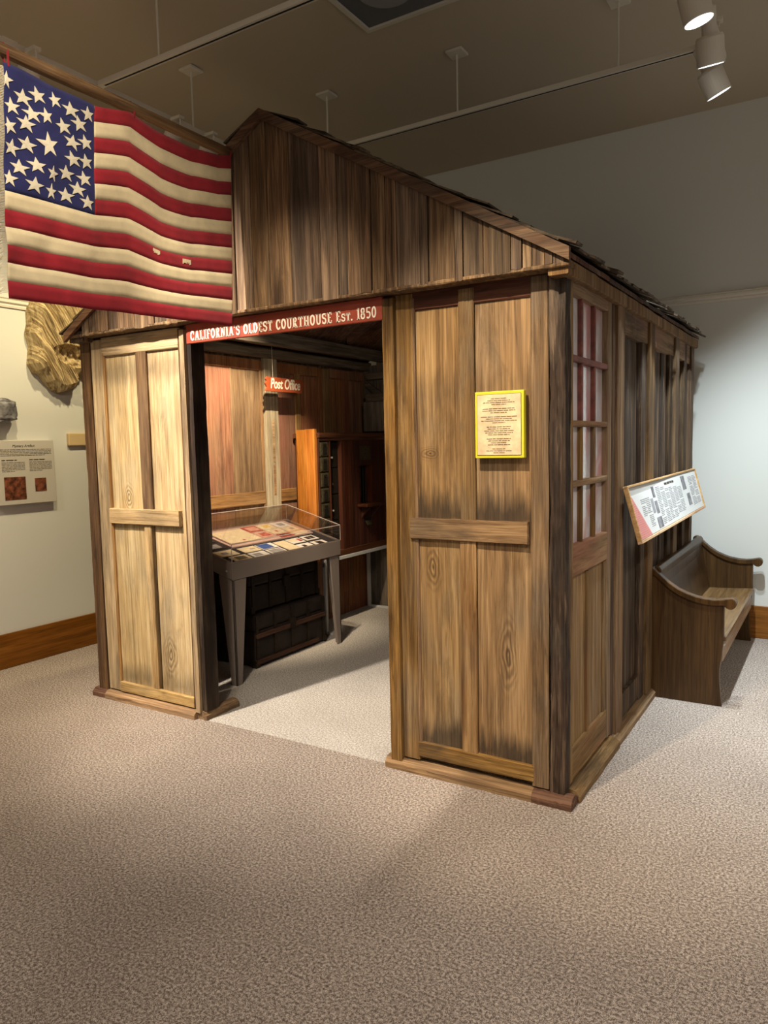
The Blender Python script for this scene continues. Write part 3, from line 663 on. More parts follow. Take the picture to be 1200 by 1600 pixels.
def slab_text(par, s, x0, x1, z0, hgt, y0, y1):
    tot = 0; items = []
    for ch in s:
        k = .72 if ch.islower() else 1
        w, st = GL[ch.upper()]; items.append((tot, k, st)); tot += w*(.85 if ch.islower() else 1)+.05
    u = (x1-x0)/tot
    for ox, k, st in items:
        if not st: continue
        mb = MB()
        for pts, w in st:
            T = lambda a, b, ox=ox, k=k: (x0+(ox+a*(.85 if k < 1 else 1))*u, z0+b*hgt*k)
            stroke(mb, pts, w, y0, y1, T)
        mb.build('letter', M['letter'], par)
cs = thing('courthouse_sign', (-1.465, -.03, 2.11), 'long red painted courthouse sign with cream capitals above the cabin opening', 'sign')
MB().box(-2.088, -.842, -.028, -.006, 2.108, 2.212).build('sign_board', M['signred'], cs, bevel=.003)
slab_text(cs, "CALIFORNIA'S OLDEST COURTHOUSE Est. 1850", -2.055, -.868, 2.121, .052, -.030, -.027)

def text_part(name, body, size, mat, parent, mw, shear=0.0, extrude=.001, offset=0.0, sx=1.0, align='CENTER', spacing=1.0):
    """text turned into a mesh part; mw maps text space (x right, y up, z out) to world"""
    cu = bpy.data.curves.new(name, 'FONT'); cu.body = body; cu.size = size; cu.extrude = extrude; cu.offset = offset
    cu.align_x = align; cu.align_y = 'CENTER'; cu.shear = shear; cu.space_character = spacing
    to = bpy.data.objects.new(name+'_tmp', cu); COL.objects.link(to)
    dg = bpy.context.evaluated_depsgraph_get(); dg.update()
    me = bpy.data.meshes.new_from_object(to.evaluated_get(dg)); bpy.data.objects.remove(to)
    o0 = ORG[parent.name]
    me.transform(Matrix.Translation(-o0) @ mw @ Matrix.Diagonal((sx, 1, 1, 1)))
    me.materials.clear(); me.materials.append(mat); me.name = name
    o = bpy.data.objects.new(name, me); COL.objects.link(o); o.parent = parent; ORG[o.name] = o0
    return o
def frame(o, xa, ya):
    xa = Vector(xa).normalized(); ya = Vector(ya).normalized(); za = xa.cross(ya)
    m = Matrix((xa, ya, za)).transposed().to_4x4(); m.translation = Vector(o); return m
# post office sign, hung from a thread, facing right
ps = thing('post_office_sign', (-2.74, 1.6, 1.95), 'small rust coloured hanging sign reading Post Office inside the cabin', 'sign')
oy, oz = 1.375, 1.955
outl = [(.0, .0), (.43, .0), (.455, .03), (.47, .06), (.455, .1), (.44, .105), (.02, .107), (.005, .09), (.018, .075), (.0, .055), (.018, .03)]
MB().prism([(oy+a, oz+b+.006) for a, b in outl], 'X', -2.752, -2.738).build('sign_board', M['signorange'], ps, bevel=.002)
fr = frame((-2.7375, oy+.235, oz+.062), (0, 1, 0), (0, 0, 1))
text_part('lettering', 'Post Office', .108, M['letter'], ps, fr, shear=.22, offset=.0022, sx=.74)
MB().tube([(-2.745, 1.47, 2.06), (-2.745, 1.47, 2.42)], .0012, 5).build('thread', M['sheet'], ps)
# plaque on the right panel
pq = thing('plaque', (-.275, -.02, 1.6), 'yellow framed parchment plaque on the right front panel of the cabin', 'plaque')
MB().box(-.386, -.166, -.032, -.005, 1.477, 1.757).build('frame', M['yellow'], pq, bevel=.003)
MB().box(-.375, -.177, -.0335, -.031, 1.489, 1.745).build('border', M['ink'], pq)
M['parch'] = plain('parchment', (226, 196, 154), .7, var=.22, vscale=14)
MB().box(-.3735, -.1785, -.0345, -.0315, 1.4905, 1.7435).build('parchment', M['parch'], pq)
def ticks(mb, x0, x1, z, h, put, rnd, fill=.62):
    x = x0
    while x < x1:
        wl = rnd.uniform(3, 9)*h*.75
        e = min(x+wl, x1); q = x
        while q < e:
            w = h*rnd.uniform(.35, .65); put(mb, q, min(q+w*fill, e), z-h/2*rnd.uniform(.7, 1), z+h/2*rnd.uniform(.7, 1)); q += w
        x = e+h*.7
rn = random.Random(3)
tk = MB(); put = lambda mb, a, b, c, d_: mb.box(a, b, -.0352, -.0343, c, d_)
z = 1.726
for grp in ((.36, .52, .72, .34), (.74, .76, .38), (.84, .6, .82, .3), (.56, .52, .68, .64, .5), (.56, .5, .36, .52), (.3, .58, .26)):
    for w in grp:
        ticks(tk, -.276-w*.097, -.276+w*.097, z, .0042, put, rn); z -= .0082
    z -= .0092
tk.build('text_lines', M['ink'], pq)

# ------------------------------------------------------------------ flag and its pole
pl = MB(); pts = [(-1.655+.003*math.sin(i), -2.3+i*.111, 2.985-.0*i) for i in range(21)]
pl.tube(pts[:20]+[(-1.655, -.11, 2.985)], [.024+.003*noise.noise((i*.7, 0, 0)) for i in range(20)]+[.022], 12)
tag(pl.build('flag_pole', M['pole'], smooth=True, org=(-1.655, -.11, 2.985)), 'rough round wooden pole running above the flag to the gable', 'pole')
K = .963
def kk(y, z): return (-2.959+(y+2.959)*K, 1.55+(z-1.55)*K)
FX = .955+(-1.74-.955)*K
tcol = [(-1.215, 2.988, -1.262, 2.122), (-1.017, 2.982, -1.075, 2.13), (-.819, 2.974, -.876, 2.136), (-.633, 3.014, -.69, 2.147), (-.466, 2.984, -.519, 2.150), (-.27, 2.978, -.32, 2.155), (-.097, 2.997, -.147, 2.163), (.0, 3.024, -.04, 2.166)]
def lerp_cols(u):
    x = u*(len(tcol)-1); i = min(int(x), len(tcol)-2); t = x-i; t2 = t*t*(3-2*t)*.5+t*.5
    return [a+(b-a)*t2 for a, b in zip(tcol[i], tcol[i+1])]
YH0, YF0 = -1.2385, -.02
def u_of(y):
    lo, hi = 0, 1
    for _ in range(30):
        m_ = (lo+hi)/2; c = lerp_cols(m_)
        if (c[0]+c[2])/2 < y: lo = m_
        else: hi = m_
    return lo
def flag_pt(u, v, off=0.0):
    c = lerp_cols(u)
    sag = (-.018*math.exp(-((u-.62)/.14)**2)+.012*math.exp(-((u-.42)/.12)**2))*math.sin(PI*min(1, v*1.05))
    y = c[0]+(c[2]-c[0])*v; z = c[1]+(c[3]-c[1])*v+sag
    y, z = kk(y, z)
    w = .010*math.sin(u*8.5+v*1.2)*(.25+.75*v)+.004*math.sin(u*17-v*5+1)*(.4+.6*v)+.004*math.sin(u*33+v*9)*(1-u)
    w += .005*math.sin((u*1.2+v)*26)*max(0, .45-u)*2
    return Vector((FX+w*.9+off, y, z))
fl = thing('flag', (FX, -.7, 2.15), 'large old American flag with cream stripes and scattered stars hung beside the gable', 'flag')
uc = u_of(-.845)
NV = 13
for k in range(NV):
    u0 = uc if k < 7 else 0.0
    mb = MB().grid(lambda a, b, k=k, u0=u0: flag_pt(u0+(1-u0)*a, (k+b)/NV), 60, 3)
    mb.build('stripe', M['fred'] if k % 2 == 0 else M['fwhite'], fl, smooth=True, solid=.0016)
ct = MB().grid(lambda a, b: flag_pt(uc*a, b*7/NV), 40, 24).build('canton', M['fblue'], fl, smooth=True, solid=.0016)
ct['label'] = 'blue canton with appliqued stars'
stars = [(-1.221, 2.925), (-1.152, 2.886), (-1.09, 2.918), (-1.022, 2.926), (-0.952, 2.912), (-0.867, 2.925), (-1.198, 2.837), (-1.117, 2.837), (-1.057, 2.851), (-0.908, 2.872), (-0.985, 2.836), (-1.142, 2.792), (-1.21, 2.761), (-1.136, 2.717), (-1.198, 2.686), (-1.046, 2.743), (-0.943, 2.787), (-0.877, 2.807), (-0.941, 2.72), (-0.874, 2.73), (-1.169, 2.621), (-1.1, 2.648), (-1.035, 2.635), (-0.972, 2.655), (-0.882, 2.659), (-1.209, 2.57), (-1.111, 2.57), (-1.038, 2.565), (-0.973, 2.568), (-0.916, 2.608), (-0.871, 2.564)]
for i, (sy, sz) in enumerate(stars):
    u = u_of(sy-.012); c = lerp_cols(u)
    v = max(.04, min(.52, (c[1]-sz)/(c[1]-c[3])))
    r = .05 if i == 15 else .0315
    rot = random.uniform(-.15, .35)
    P = []
    for q in range(10):
        rr = r if q % 2 == 0 else r*.4
        t = PI/2+q*PI/5+rot; P.append((rr*math.cos(t), rr*math.sin(t)))
    du, dv = 1/1.22, 1/.83
    vs = [flag_pt(min(.999, max(0, u)), v, .004)] + [flag_pt(min(uc, max(0, u+a*du)), max(0, v-b*dv), .003) for a, b in P]
    MB().add(vs, [(0, j+1, (j+1) % 10+1) for j in range(10)]).build('star', M['fstar'], ct, solid=.002)
for (y_, v_, L_) in ((-.53, .632, .03), (-.36, .64, .036)):   # frayed holes in a red stripe
    u_ = u_of(y_); tm = MB()
    for q in range(9):
        du_ = q*.0042; ll = L_*random.uniform(.35, 1)/.83*.6
        tm.add([flag_pt(u_+du_, v_-.006, .003), flag_pt(u_+du_+.0034, v_-.006, .003), flag_pt(u_+du_+.0034, v_+ll, .003), flag_pt(u_+du_, v_+ll, .003)], [(0, 1, 2, 3)])
    tm.build('frayed_patch', M['fwhite'], fl, solid=.0012)
fg = MB()
for i in range(150):
    v = .02+.96*i/150; p = flag_pt(0, v)
    L_ = random.uniform(.035, .05)
    fg.tube([p, p+Vector((.004, -L_*.5, -.004)), p+Vector((random.uniform(-.008, .008), -L_, -random.uniform(.012, .022)))], .0017, 4)
fgo = fg.build('fringe', M['fstar'], fl); fgo['kind'] = 'stuff'
for u in (.02, u_of(-.64), .985):
    p = flag_pt(u, 0); MB().tube([p+Vector((0, 0, -.01)), Vector((-1.655+.02, p.y, 2.985)), Vector((-1.655, p.y, 3.012)), Vector((-1.68, p.y, 2.985)), p+Vector((-.008, 0, -.01))], .004, 6).build('tie', M['fred'], fl)

# ------------------------------------------------------------------ post office counter inside
pc = thing('post_office_counter', (-2.74, 2.4, .62), 'dark red post office counter with brass mailbox doors inside the cabin', 'cabinet')
b = MB()
y = 2.215
for w in (.06, .08, .07): b.box(-2.66, -2.622, y, y+w-.004, .66, 1.59); y += w
for y0, y1, z0, z1 in ((2.425, 2.66, 1.36, 1.59), (2.425, 2.66, .66, 1.03)): b.box(-2.66, -2.622, y0, y1, z0, z1)
y = 2.66
for w in (.06, .07, .06, .05): b.box(-2.66, -2.622, y, y+w-.004, .66, 1.59); y += w
b.box(-2.86, -2.66, 1.86, 2.9, .64, .665).box(-2.86, -2.84, 1.86, 2.9, .66, 1.6)
b.build('counter_front', M['counter'], pc)
MB().box(-2.87, -2.60, 1.84, 2.93, 1.605, 1.645).box(-2.64, -2.61, 1.85, 2.92, 1.58, 1.606).build('cornice', M['counterh'], pc, bevel=.005)
MB().box(-2.66, -2.612, 1.85, 2.92, .615, .665).build('bottom_rail', M['counterh'], pc, bevel=.003)
for y0 in (1.85, 2.00, 2.165): MB().box(-2.66, -2.614, y0, y0+(.008 if y0 < 2.1 else .045), .665, 1.58).build('divider', M['counter'], pc)
eb = MB().rbox(-2.815, -2.722, 1.815, 1.845, .6, 1.672, amp=.002).rbox(-2.720, -2.628, 1.812, 1.848, .6, 1.675, amp=.002).build('end_board', M['oak'], pc)
eb['label'] = 'amber varnished end board'
for k in range(7):
    z1 = 1.572-k*.125
    bd = MB().box(-2.64, -2.618, 1.868, 1.985, z1-.118, z1).box(-2.619, -2.613, 1.878, 1.975, z1-.11, z1-.008).build('mailbox_door', M['brass'], pc, bevel=.002)
    MB().box(-2.614, -2.609, 1.90, 1.955, z1-.098, z1-.042).build('window', M['brassdk'], bd)
    MB().box(-2.614, -2.609, 1.905, 1.95, z1-.034, z1-.014).build('number_plate', M['brassdk'], bd)
for k in range(4):
    z1 = 1.572-k*.22
    bd = MB().box(-2.70, -2.65, 2.012, 2.16, z1-.212, z1).build('mailbox_door', M['brassdk'], pc, bevel=.002)
    MB().tube([(-2.652, 2.06, z1-.13), (-2.635, 2.06, z1-.13)], .008, 10).build('key', M['white'] if k in (0, 2) else M['brass'], bd)
MB().box(-2.72, -2.70, 2.43, 2.655, 1.03, 1.36).build('window_recess', M['black'], pc)
for yy in (2.44, 2.65): MB().box(-2.70, -2.622, yy-.012, yy+.008, 1.03, 1.36).build('window_jamb', M['counter'], pc)
for yy in (2.48, 2.52, 2.56, 2.60): MB().tube([(-2.665, yy, 1.03), (-2.665, yy, 1.36)], .005, 6).build('grille_bar', M['brassdk'], pc)
MB().box(-2.622, -2.618, 2.46, 2.62, 1.41, 1.53).build('notice_plate', M['brass'], pc)
MB().box(-2.66, -2.52, 2.40, 2.70, 1.005, 1.03).build('shelf', M['counterh'], pc, bevel=.004)
MB().prism([(-2.622, 1.005), (-2.53, 1.005), (-2.6, .93), (-2.622, .9)], 'Y', 2.46, 2.49).prism([(-2.622, 1.005), (-2.53, 1.005), (-2.6, .93), (-2.622, .9)], 'Y', 2.62, 2.65).build('bracket', M['counter'], pc)
MB().box(-2.622, -2.615, 2.50, 2.60, .86, .90).build('letter_slot', M['brassdk'], pc)
MB().prism([(-2.615, .875), (-2.60, .86), (-2.59, .835), (-2.596, .835), (-2.608, .855), (-2.615, .862)], 'Y', 2.51, 2.585).build('slot_flap', M['brass'], pc)
st = thing('metal_stand', (-2.62, 2.4, 0), 'white metal frame stand carrying the post office counter', 'stand')
MB().box(-2.635, -2.605, 1.88, 2.95, .585, .613).box(-2.875, -2.845, 1.88, 2.95, .585, .613).build('top_rail', M['white'], st, bevel=.002)
for x, yy in ((-2.635, 1.88), (-2.635, 2.91), (-2.875, 1.88), (-2.875, 2.91)):
    MB().box(x, x+.028, yy, yy+.028, 0, .586).build('leg', M['white'], st, bevel=.002)
MB().box(-2.875, -2.605, 2.915, 2.935, .0, .018).box(-2.66, -2.56, 1.884, 1.904, 0, .016).build('foot_rail', M['white'], st)
MB().prism([(1.88, .586), (1.96, .586), (1.905, .55), (1.88, .55)], 'X', -2.634, -2.61).build('corner_bracket', M['white'], st)

# ------------------------------------------------------------------ display case
dc = thing('display_case', (-2.6, 1.12, 0), 'sloping taupe display case with clear acrylic lid on tapered legs', 'display case')
TL = math.atan(.282)
def dk(a, bb, h=0.0):          # deck coordinates: along, up the slope, off the deck
    return Vector((-2.34-bb*math.cos(TL)-h*math.sin(TL)*-1*0-h*math.sin(TL)*-1*0, .52+a, .812+bb*math.sin(TL)+h))
def dbox(mb, a0, a1, b0, b1, h0, h1):
    vs = [dk(a, q, h) for h in (h0, h1) for q in (b0, b1) for a in (a0, a1)]
    return mb.add(vs, [(0, 2, 3, 1), (4, 5, 7, 6), (0, 1, 5, 4), (2, 6, 7, 3), (0, 4, 6, 2), (1, 3, 7, 5)])
DW, DD = 1.205, .545
m = MB(); dbox(m, 0, DW, 0, .012, -.115, .0); dbox(m, 0, DW, DD-.012, DD, -.115, .0); dbox(m, 0, .012, .012, DD-.012, -.115, .0); dbox(m, DW-.012, DW, .012, DD-.012, -.115, 0); dbox(m, .012, DW-.012, .012, DD-.012, -.115, -.1)
m.build('case_tray', M['casepaint'], dc, bevel=.003)
m = MB(); dbox(m, .012, DW-.012, .012, DD-.012, -.03, -.012); m.build('case_floor', M['casein'], dc)
m = MB(); dbox(m, .235, 1.145, .225, .53, -.0125, -.004)
m.build('mount_board', M['caseboard'], dc)
m = MB(); t_ = .005; HH = .112
dbox(m, 0, DW, 0, t_, .0005, HH); dbox(m, 0, DW, DD-t_, DD, .0005, HH); dbox(m, 0, t_, t_, DD-t_, .0005, HH); dbox(m, DW-t_, DW, t_, DD-t_, .0005, HH); dbox(m, 0, DW, 0, DD, HH, HH+t_)
m.build('acrylic_lid', M['acrylic'], dc)
eg = MB(); HT = HH+t_
for p, q in (((0, 0, HT), (DW, 0, HT)), ((0, DD, HT), (DW, DD, HT)), ((0, 0, HT), (0, DD, HT)), ((DW, 0, HT), (DW, DD, HT)), ((0, 0, 0), (0, 0, HT)), ((DW, 0, 0), (DW, 0, HT)), ((DW, DD, 0), (DW, DD, HT)), ((0, DD, 0), (0, DD, HT))):
    eg.tube([dk(*p), dk(*q)], .0022, 6)
eg.build('lid_edge', plain('acrylic_edge', (186, 176, 170), .3), dc)
for a in (.01, DW-.01):
    for q in (.05,):
        MB().tube([dk(a, q, -.07)+Vector((0, -.016 if a < .1 else .012, 0)), dk(a, q, -.07)+Vector((0, -.008 if a < .1 else .02, 0))], .006, 10).build('screw', M['white'], dc)
def leg(xf, yy, sx, sy, zt):   # two tapered faces meeting at the outer corner
    wt, wb, th = .125, .05, .012
    b = MB()
    b.prism([(yy, 0), (yy+sy*wb, 0), (yy+sy*wt, zt), (yy, zt)], 'X', xf, xf+sx*th)
    zt2 = zt+(.03 if sx < 0 else 0)
    b.prism([(xf, 0), (xf+sx*wb, 0), (xf+sx*wt, zt2), (xf, zt)], 'Y', yy, yy+sy*th)
    return b.build('leg', M['casepaint'], dc, bevel=.002)
leg(-2.345, .53, -1, 1, .695); leg(-2.345, 1.715, -1, -1, .695)
leg(-2.86, .53, 1, 1, .84); leg(-2.86, 1.715, 1, -1, .84)
# cards in the case
def card(name, a, bb, w, hh, base, inner, label, cat, h0=-.011, fold=0.0, extra=None, group=None):
    o = thing(name, dk(a, bb, h0), label, cat, {'card': 'small cards laid out in the display case', 'document': 'paper sheets in the display case', 'photograph': 'mounted photographs in the display case'}[cat])
    m = MB(); dbox(m, a-w/2, a+w/2, bb-hh/2, bb+hh/2, h0, h0+.003); m.build('card', base, o)
    if inner:
        for (ca, cb, cw, chh, mt) in inner:
            m = MB(); dbox(m, a+ca*w-cw*w/2, a+ca*w+cw*w/2, bb+cb*hh-chh*hh/2, bb+cb*hh+chh*hh/2, h0+.0028, h0+.0042); m.build('picture', mt, o)
    return o
PW = plain('card_white', (226, 222, 212), .7); PC = plain('card_cream', (222, 206, 170), .7, var=.1, vscale=20); PY = plain('card_yellow', (218, 186, 92), .7)
PR = plain('card_red', (176, 70, 62), .7, var=.25, vscale=40); PB = plain('card_blue', (62, 88, 150), .7, var=.2, vscale=40); PG = plain('card_grey', (150, 148, 146), .7, var=.2, vscale=30)
PD = plain('card_dark', (52, 40, 36), .7, var=.3, vscale=30); PK = plain('card_pink', (214, 160, 140), .7); PO = plain('card_olive', (112, 104, 78), .7, var=.3, vscale=30)
card('card', .15, .06, .16, .085, PC, [(.0, 0, .55, .55, PO)], 'cream card with olive picture at the front left corner of the case', 'card')
card('card', .33, .058, .16, .085, PW, [(-.1, 0, .45, .5, PG)], 'white card with small grey picture, second from left in the front row of the case', 'card')
card('card', .51, .056, .16, .085, PW, [(0, 0, .8, .75, PG)], 'card filled by a grey picture, left of the tall cream sheet in the front row', 'card')
card('document', .68, .10, .13, .18, PC, [], 'tall blank cream sheet in the middle of the front row', 'document')
card('card', .825, .046, .15, .08, PW, [(-.1, 0, .25, .4, PD)], 'white card with dark spot, right of the tall cream sheet in the front row', 'card')
card('card', 1.0, .046, .15, .08, PW, [(0, 0, .45, .65, PD)], 'white card with square dark picture in the front right corner of the case', 'card')
card('card', .335, .158, .165, .085, PC, [(.2, .0, .3, .15, PG)], 'cream card left of the blue card in the case', 'card')
card('card', .515, .155, .17, .085, PW, [(-.1, 0, .7, .9, PB)], 'card with a bright blue picture in the second row of the case', 'card')
card('card', .835, .152, .15, .085, PW, [(-.15, .1, .5, .5, PC), (.3, 0, .2, .6, PR)], 'white card with red mark in the second row behind the tall sheet', 'card')
card('card', 1.01, .158, .15, .08, PW, [(-.15, 0, .3, .6, PD), (.2, 0, .3, .6, PD)], 'white card with two dark pictures at the right end of the second row', 'card')
UP = -.0035
card('document', .44, .385, .32, .22, PC, [(.0, -.38, .08, .08, PR)], 'large pale document on the mount board at the left of the case', 'document', UP)
card('card', .69, .455, .15, .105, PR, [(0, 0, .7, .6, PK)], 'red card at the back of the mount board', 'card', UP)
card('card', .69, .33, .14, .10, PK, [(0, 0, .6, .6, PR)], 'pink card with red print in front of the red card', 'card', UP)
card('card', .85, .452, .15, .1, PC, [(.05, .1, .5, .5, PY)], 'cream card with yellow print at the back of the mount board', 'card', UP)
card('card', 1.02, .455, .15, .1, PW, [(0, 0, .45, .5, PG)], 'white card with grey picture in the back right corner of the mount board', 'card', UP)
card('card', .85, .35, .15, .085, PC, [(0, 0, .15, .3, PR)], 'cream card with tiny red mark in front of the yellow print card', 'card', UP)
card('card', 1.02, .352, .15, .085, PC, [(.1, 0, .3, .4, PG)], 'cream card with grey picture in front of the back right white card', 'card', UP)
card('card', .85, .262, .15, .06, PR, [(0, 0, .7, .6, PD)], 'dark red card at the front of the mount board', 'card', UP)
card('card', 1.02, .264, .15, .06, PC, [], 'plain cream card in the front right corner of the mount board', 'card', UP)
card('photograph', .16, .47, .09, .06, PD, [(0, 0, .7, .7, PG)], 'dark mounted photograph at the back left of the case', 'photograph')
card('photograph', .17, .39, .09, .06, PD, [(0, 0, .75, .7, PO)], 'dark mounted photograph, second from the back at the left of the case', 'photograph')
card('photograph', .075, .38, .08, .07, PD, [(0, 0, .7, .7, PG)], 'small dark photograph by the left end of the case', 'photograph')
card('photograph', .125, .29, .18, .09, PD, [(0, 0, .6, .7, PG)], 'wide dark photograph in front of the three small ones at the left', 'photograph')
card('card', .12, .165, .17, .09, PC, [(-.1, 0, .3, .3, PG)], 'large cream card at the left end between photograph and front row', 'card')
# ------------------------------------------------------------------ trunks
def trunk(name, x0, x1, y0, y1, z0, z1, label, dome):
    o = thing(name, ((x0+x1)/2, (y0+y1)/2, z0), label, 'trunk', 'stacked trunks under the display case')
    zl = z0+(z1-z0)*.68
    MB().box(x0, x1, y0, y1, z0+.012, zl).build('body', M['trunk'], o, bevel=.006)
    MB().box(x0, x1+.004, y0-.004, y1+.004, zl+.003, z1).build('lid', M['trunk'], o, bevel=.02)
    for z in (() if dome else (z0+.04, zl-.03)): MB().box(x1+.003, x1+.02, y0, y1-(.1 if z < z0+.1 else 0), z-.016, z+.016).build('slat', M['trunkslat'], o, bevel=.003)
    n = 4
    for k in range(n+1):
        yy = y0+.02+(y1-y0-.04)*k/n; MB().box(x1+.0005, x1+.012, yy-.014, yy+.014, z0+.014, z1-.01).build('strap', M['trunkmetal'], o)
    MB().box(x1+.004, x1+.022, (y0+y1)/2-.04, (y0+y1)/2+.03, zl-.05, zl+.03).build('lock', M['trunkmetal'], o, bevel=.003)
    for yy in (y0, y1):
        MB().box(x1-.03, x1+.014, yy-.008, yy+.03 if yy == y0 else yy+.008, z0, z0+.05).build('corner_fitting', M['trunkmetal'], o)
    for yy in (y0,):
        MB().box(x0+.12, x1-.12, yy-.012, yy, z0+.12, z0+.15).build('handle', M['trunkslat'], o, bevel=.003)
    return o
trunk('trunk', -2.89, -2.50, .885, 1.70, 0, .375, 'old dark steamer trunk with wooden slats on the carpet under the case', False)
trunk('trunk', -2.88, -2.54, .90, 1.68, .377, .655, 'dark worn trunk stacked on top of the slatted trunk under the case', True)

# ------------------------------------------------------------------ slanted text board on the side wall
sbd = thing('text_board', (.06, 1.83, 1.02), 'slanted newspaper text board with pine frame on the cabin side above the bench', 'board')
TB, BB = Vector((.04, .80, 1.31)), Vector((.118, .80, 1.025))
LY = 1.98
vv = (BB-TB); HB = vv.length; vv.normalize(); uu = Vector((0, 1, .0065)); nn = uu.cross(vv).normalized()
if nn.x < 0: nn = -nn
def bp(u, v, h=0.0): return TB+uu*u+vv*v+nn*h
def bbox_(mb, u0, u1, v0, v1, h0, h1):
    vs = [bp(u, v, h) for h in (h0, h1) for v in (v0, v1) for u in (u0, u1)]
    return mb.add(vs, [(0, 2, 3, 1), (4, 5, 7, 6), (0, 1, 5, 4), (2, 6, 7, 3), (0, 4, 6, 2), (1, 3, 7, 5)])
m = MB(); bbox_(m, 0, LY, 0, .012, -.012, .012); bbox_(m, 0, LY, HB-.014, HB, -.012, .012); bbox_(m, 0, .014, .012, HB-.014, -.012, .012); bbox_(m, LY-.02, LY, .012, HB-.014, -.012, .012)
m.build('frame', M['pine'], sbd, bevel=.002)
m = MB(); bbox_(m, .014, LY-.02, .012, HB-.014, -.008, .004); m.build('backing', M['newstop'], sbd)
m = MB()
top = [(.03, .055), (.45, .05), (.8, .03), (1.2, .022), (LY-.03, .02)]
poly = top+[(LY-.03, HB-.018), (.02, HB-.018)]
n_ = len(poly); vs = [bp(u, v, h) for h in (.0045, .0065) for u, v in poly]
m.add(vs, [list(range(n_))[::-1], [n_+i for i in range(n_)]]+[[i, (i+1) % n_, n_+(i+1) % n_, n_+i] for i in range(n_)])
m.build('sheet', M['news'], sbd)
poly = [(.02, .06), (.045, .06), (.27, HB-.018), (.02, HB-.018)]; n_ = 4
m = MB(); vs = [bp(u, v, h) for h in (.006, .0072) for u, v in poly]
m.add(vs, [list(range(n_))[::-1], [n_+i for i in range(n_)]]+[[i, (i+1) % n_, n_+(i+1) % n_, n_+i] for i in range(n_)]).build('pink_sheet', M['newspink'], sbd)
for (u0, u1, v0, v1, mt) in ((.50, .56, .04, .10, 'photo'), (.50, .57, .12, .19, 'photo'), (.42, .48, .1, .18, 'inkgrey'), (.46, .58, .21, .27, 'photo'), (1.38, 1.50, .03, .12, 'photo'), (1.45, 1.56, .15, .23, 'photo')):
    m = MB(); bbox_(m, u0, u1, v0, v1, .0063, .0074); m.build('picture', M[mt], sbd)
rn = random.Random(5); m = MB()
put = lambda mb, a, b, c, d_: bbox_(mb, a, b, c, d_, .0064, .0074)
for u0, u1, v0, v1 in ((.2, .3, .09, .18), (.31, .4, .09, .25), (.60, .70, .05, .26), (.72, .82, .06, .26), (.84, .93, .075, .26), (.95, 1.06, .075, .26), (1.08, 1.18, .08, .25), (1.20, 1.32, .09, .25), (1.62, 1.76, .05, .24), (1.78, 1.9, .05, .24)):
    v = v0
    while v < v1:
        ticks(m, u0, u1-(.03 if rn.random() < .2 else 0), v, .0045, put, rn, .9); v += .0095
        if rn.random() < .12: v += .008
m.build('text_lines', M['inkgrey'], sbd)
m = MB(); ticks(m, .86, 1.14, .045, .016, put, rn, .8); m.build('heading', M['ink'], sbd)
rn = random.Random(8); m = MB(); put = lambda mb, a, b, c, d_: bbox_(mb, a, b, c, d_, .007, .008)
v = .1
while v < .27:
    ue = .045+(v-.06)*1.02
    if ue > .06: ticks(m, .03, ue-.012, v, .0045, put, rn, .9)
    v += .0105
m.build('text_lines', M['newspink'], sbd)

# ------------------------------------------------------------------ pew
pw = thing('pew', (.2, 2.38, 0), 'dark varnished church pew against the side wall of the cabin', 'bench')
curve = [(.435, .622), (.40, .625), (.36, .62), (.31, .622), (.26, .63), (.21, .645), (.16, .667), (.11, .70), (.07, .735), (.035, .77), (.015, .785), (-.0, .785)]
def pew_end(y0, y1):
    body = [(.012, 0), (.405, 0), (.398, .06), (.39, .15), (.39, .22), (.40, .30), (.408, .38), (.408, .59)]
    body += [(x, z-.018) for x, z in curve[1:-1]]+[(.012, .76)]
    e = MB().prism(body, 'Y', y0, y1).build('end_panel', M['pew'], pw, bevel=.003)
    top = [(.44+.033*math.cos(R(a)), .605+.033*math.sin(R(a))) for a in range(-150, 100, 25)]
    prof = top+curve[1:]+[(-.012, .775), (-.015, .755), (.0, .742)]+[(x+.0, z-.034) for x, z in curve[::-1][2:-1]]
    MB().prism(prof, 'Y', y0-.012, y1+.012).build('arm_rail', M['pew'], e, bevel=.004)
for y0, y1 in ((1.575, 1.612), (3.17, 3.207)): pew_end(y0, y1)
sp = [(.03, .36), (.40, .372), (.418, .378), (.418, .398), (.405, .405), (.2, .392), (.03, .388)]
MB().prism(sp, 'Y', 1.613, 3.169).build('seat', M['pewseat'], pw, bevel=.003)
MB().box(.385, .402, 1.613, 3.169, .255, .371).build('front_rail', M['pewedge'], pw, bevel=.002)
MB().prism([(.09, .39), (.112, .39), (.058, .66), (.052, .74), (.05, .765), (.03, .775), (.018, .76), (.022, .66)], 'Y', 1.613, 3.169).build('backrest', M['pew'], pw, bevel=.004)
MB().prism([(.055, .72), (.06, .765), (.045, .785), (.02, .785), (.012, .765), (.016, .72)], 'Y', 1.613, 3.169).build('back_rail', M['pew'], pw, bevel=.006)
MB().box(.403, .409, 1.625, 1.66, .345, .353).build('metal_tab', M['white'], pw)

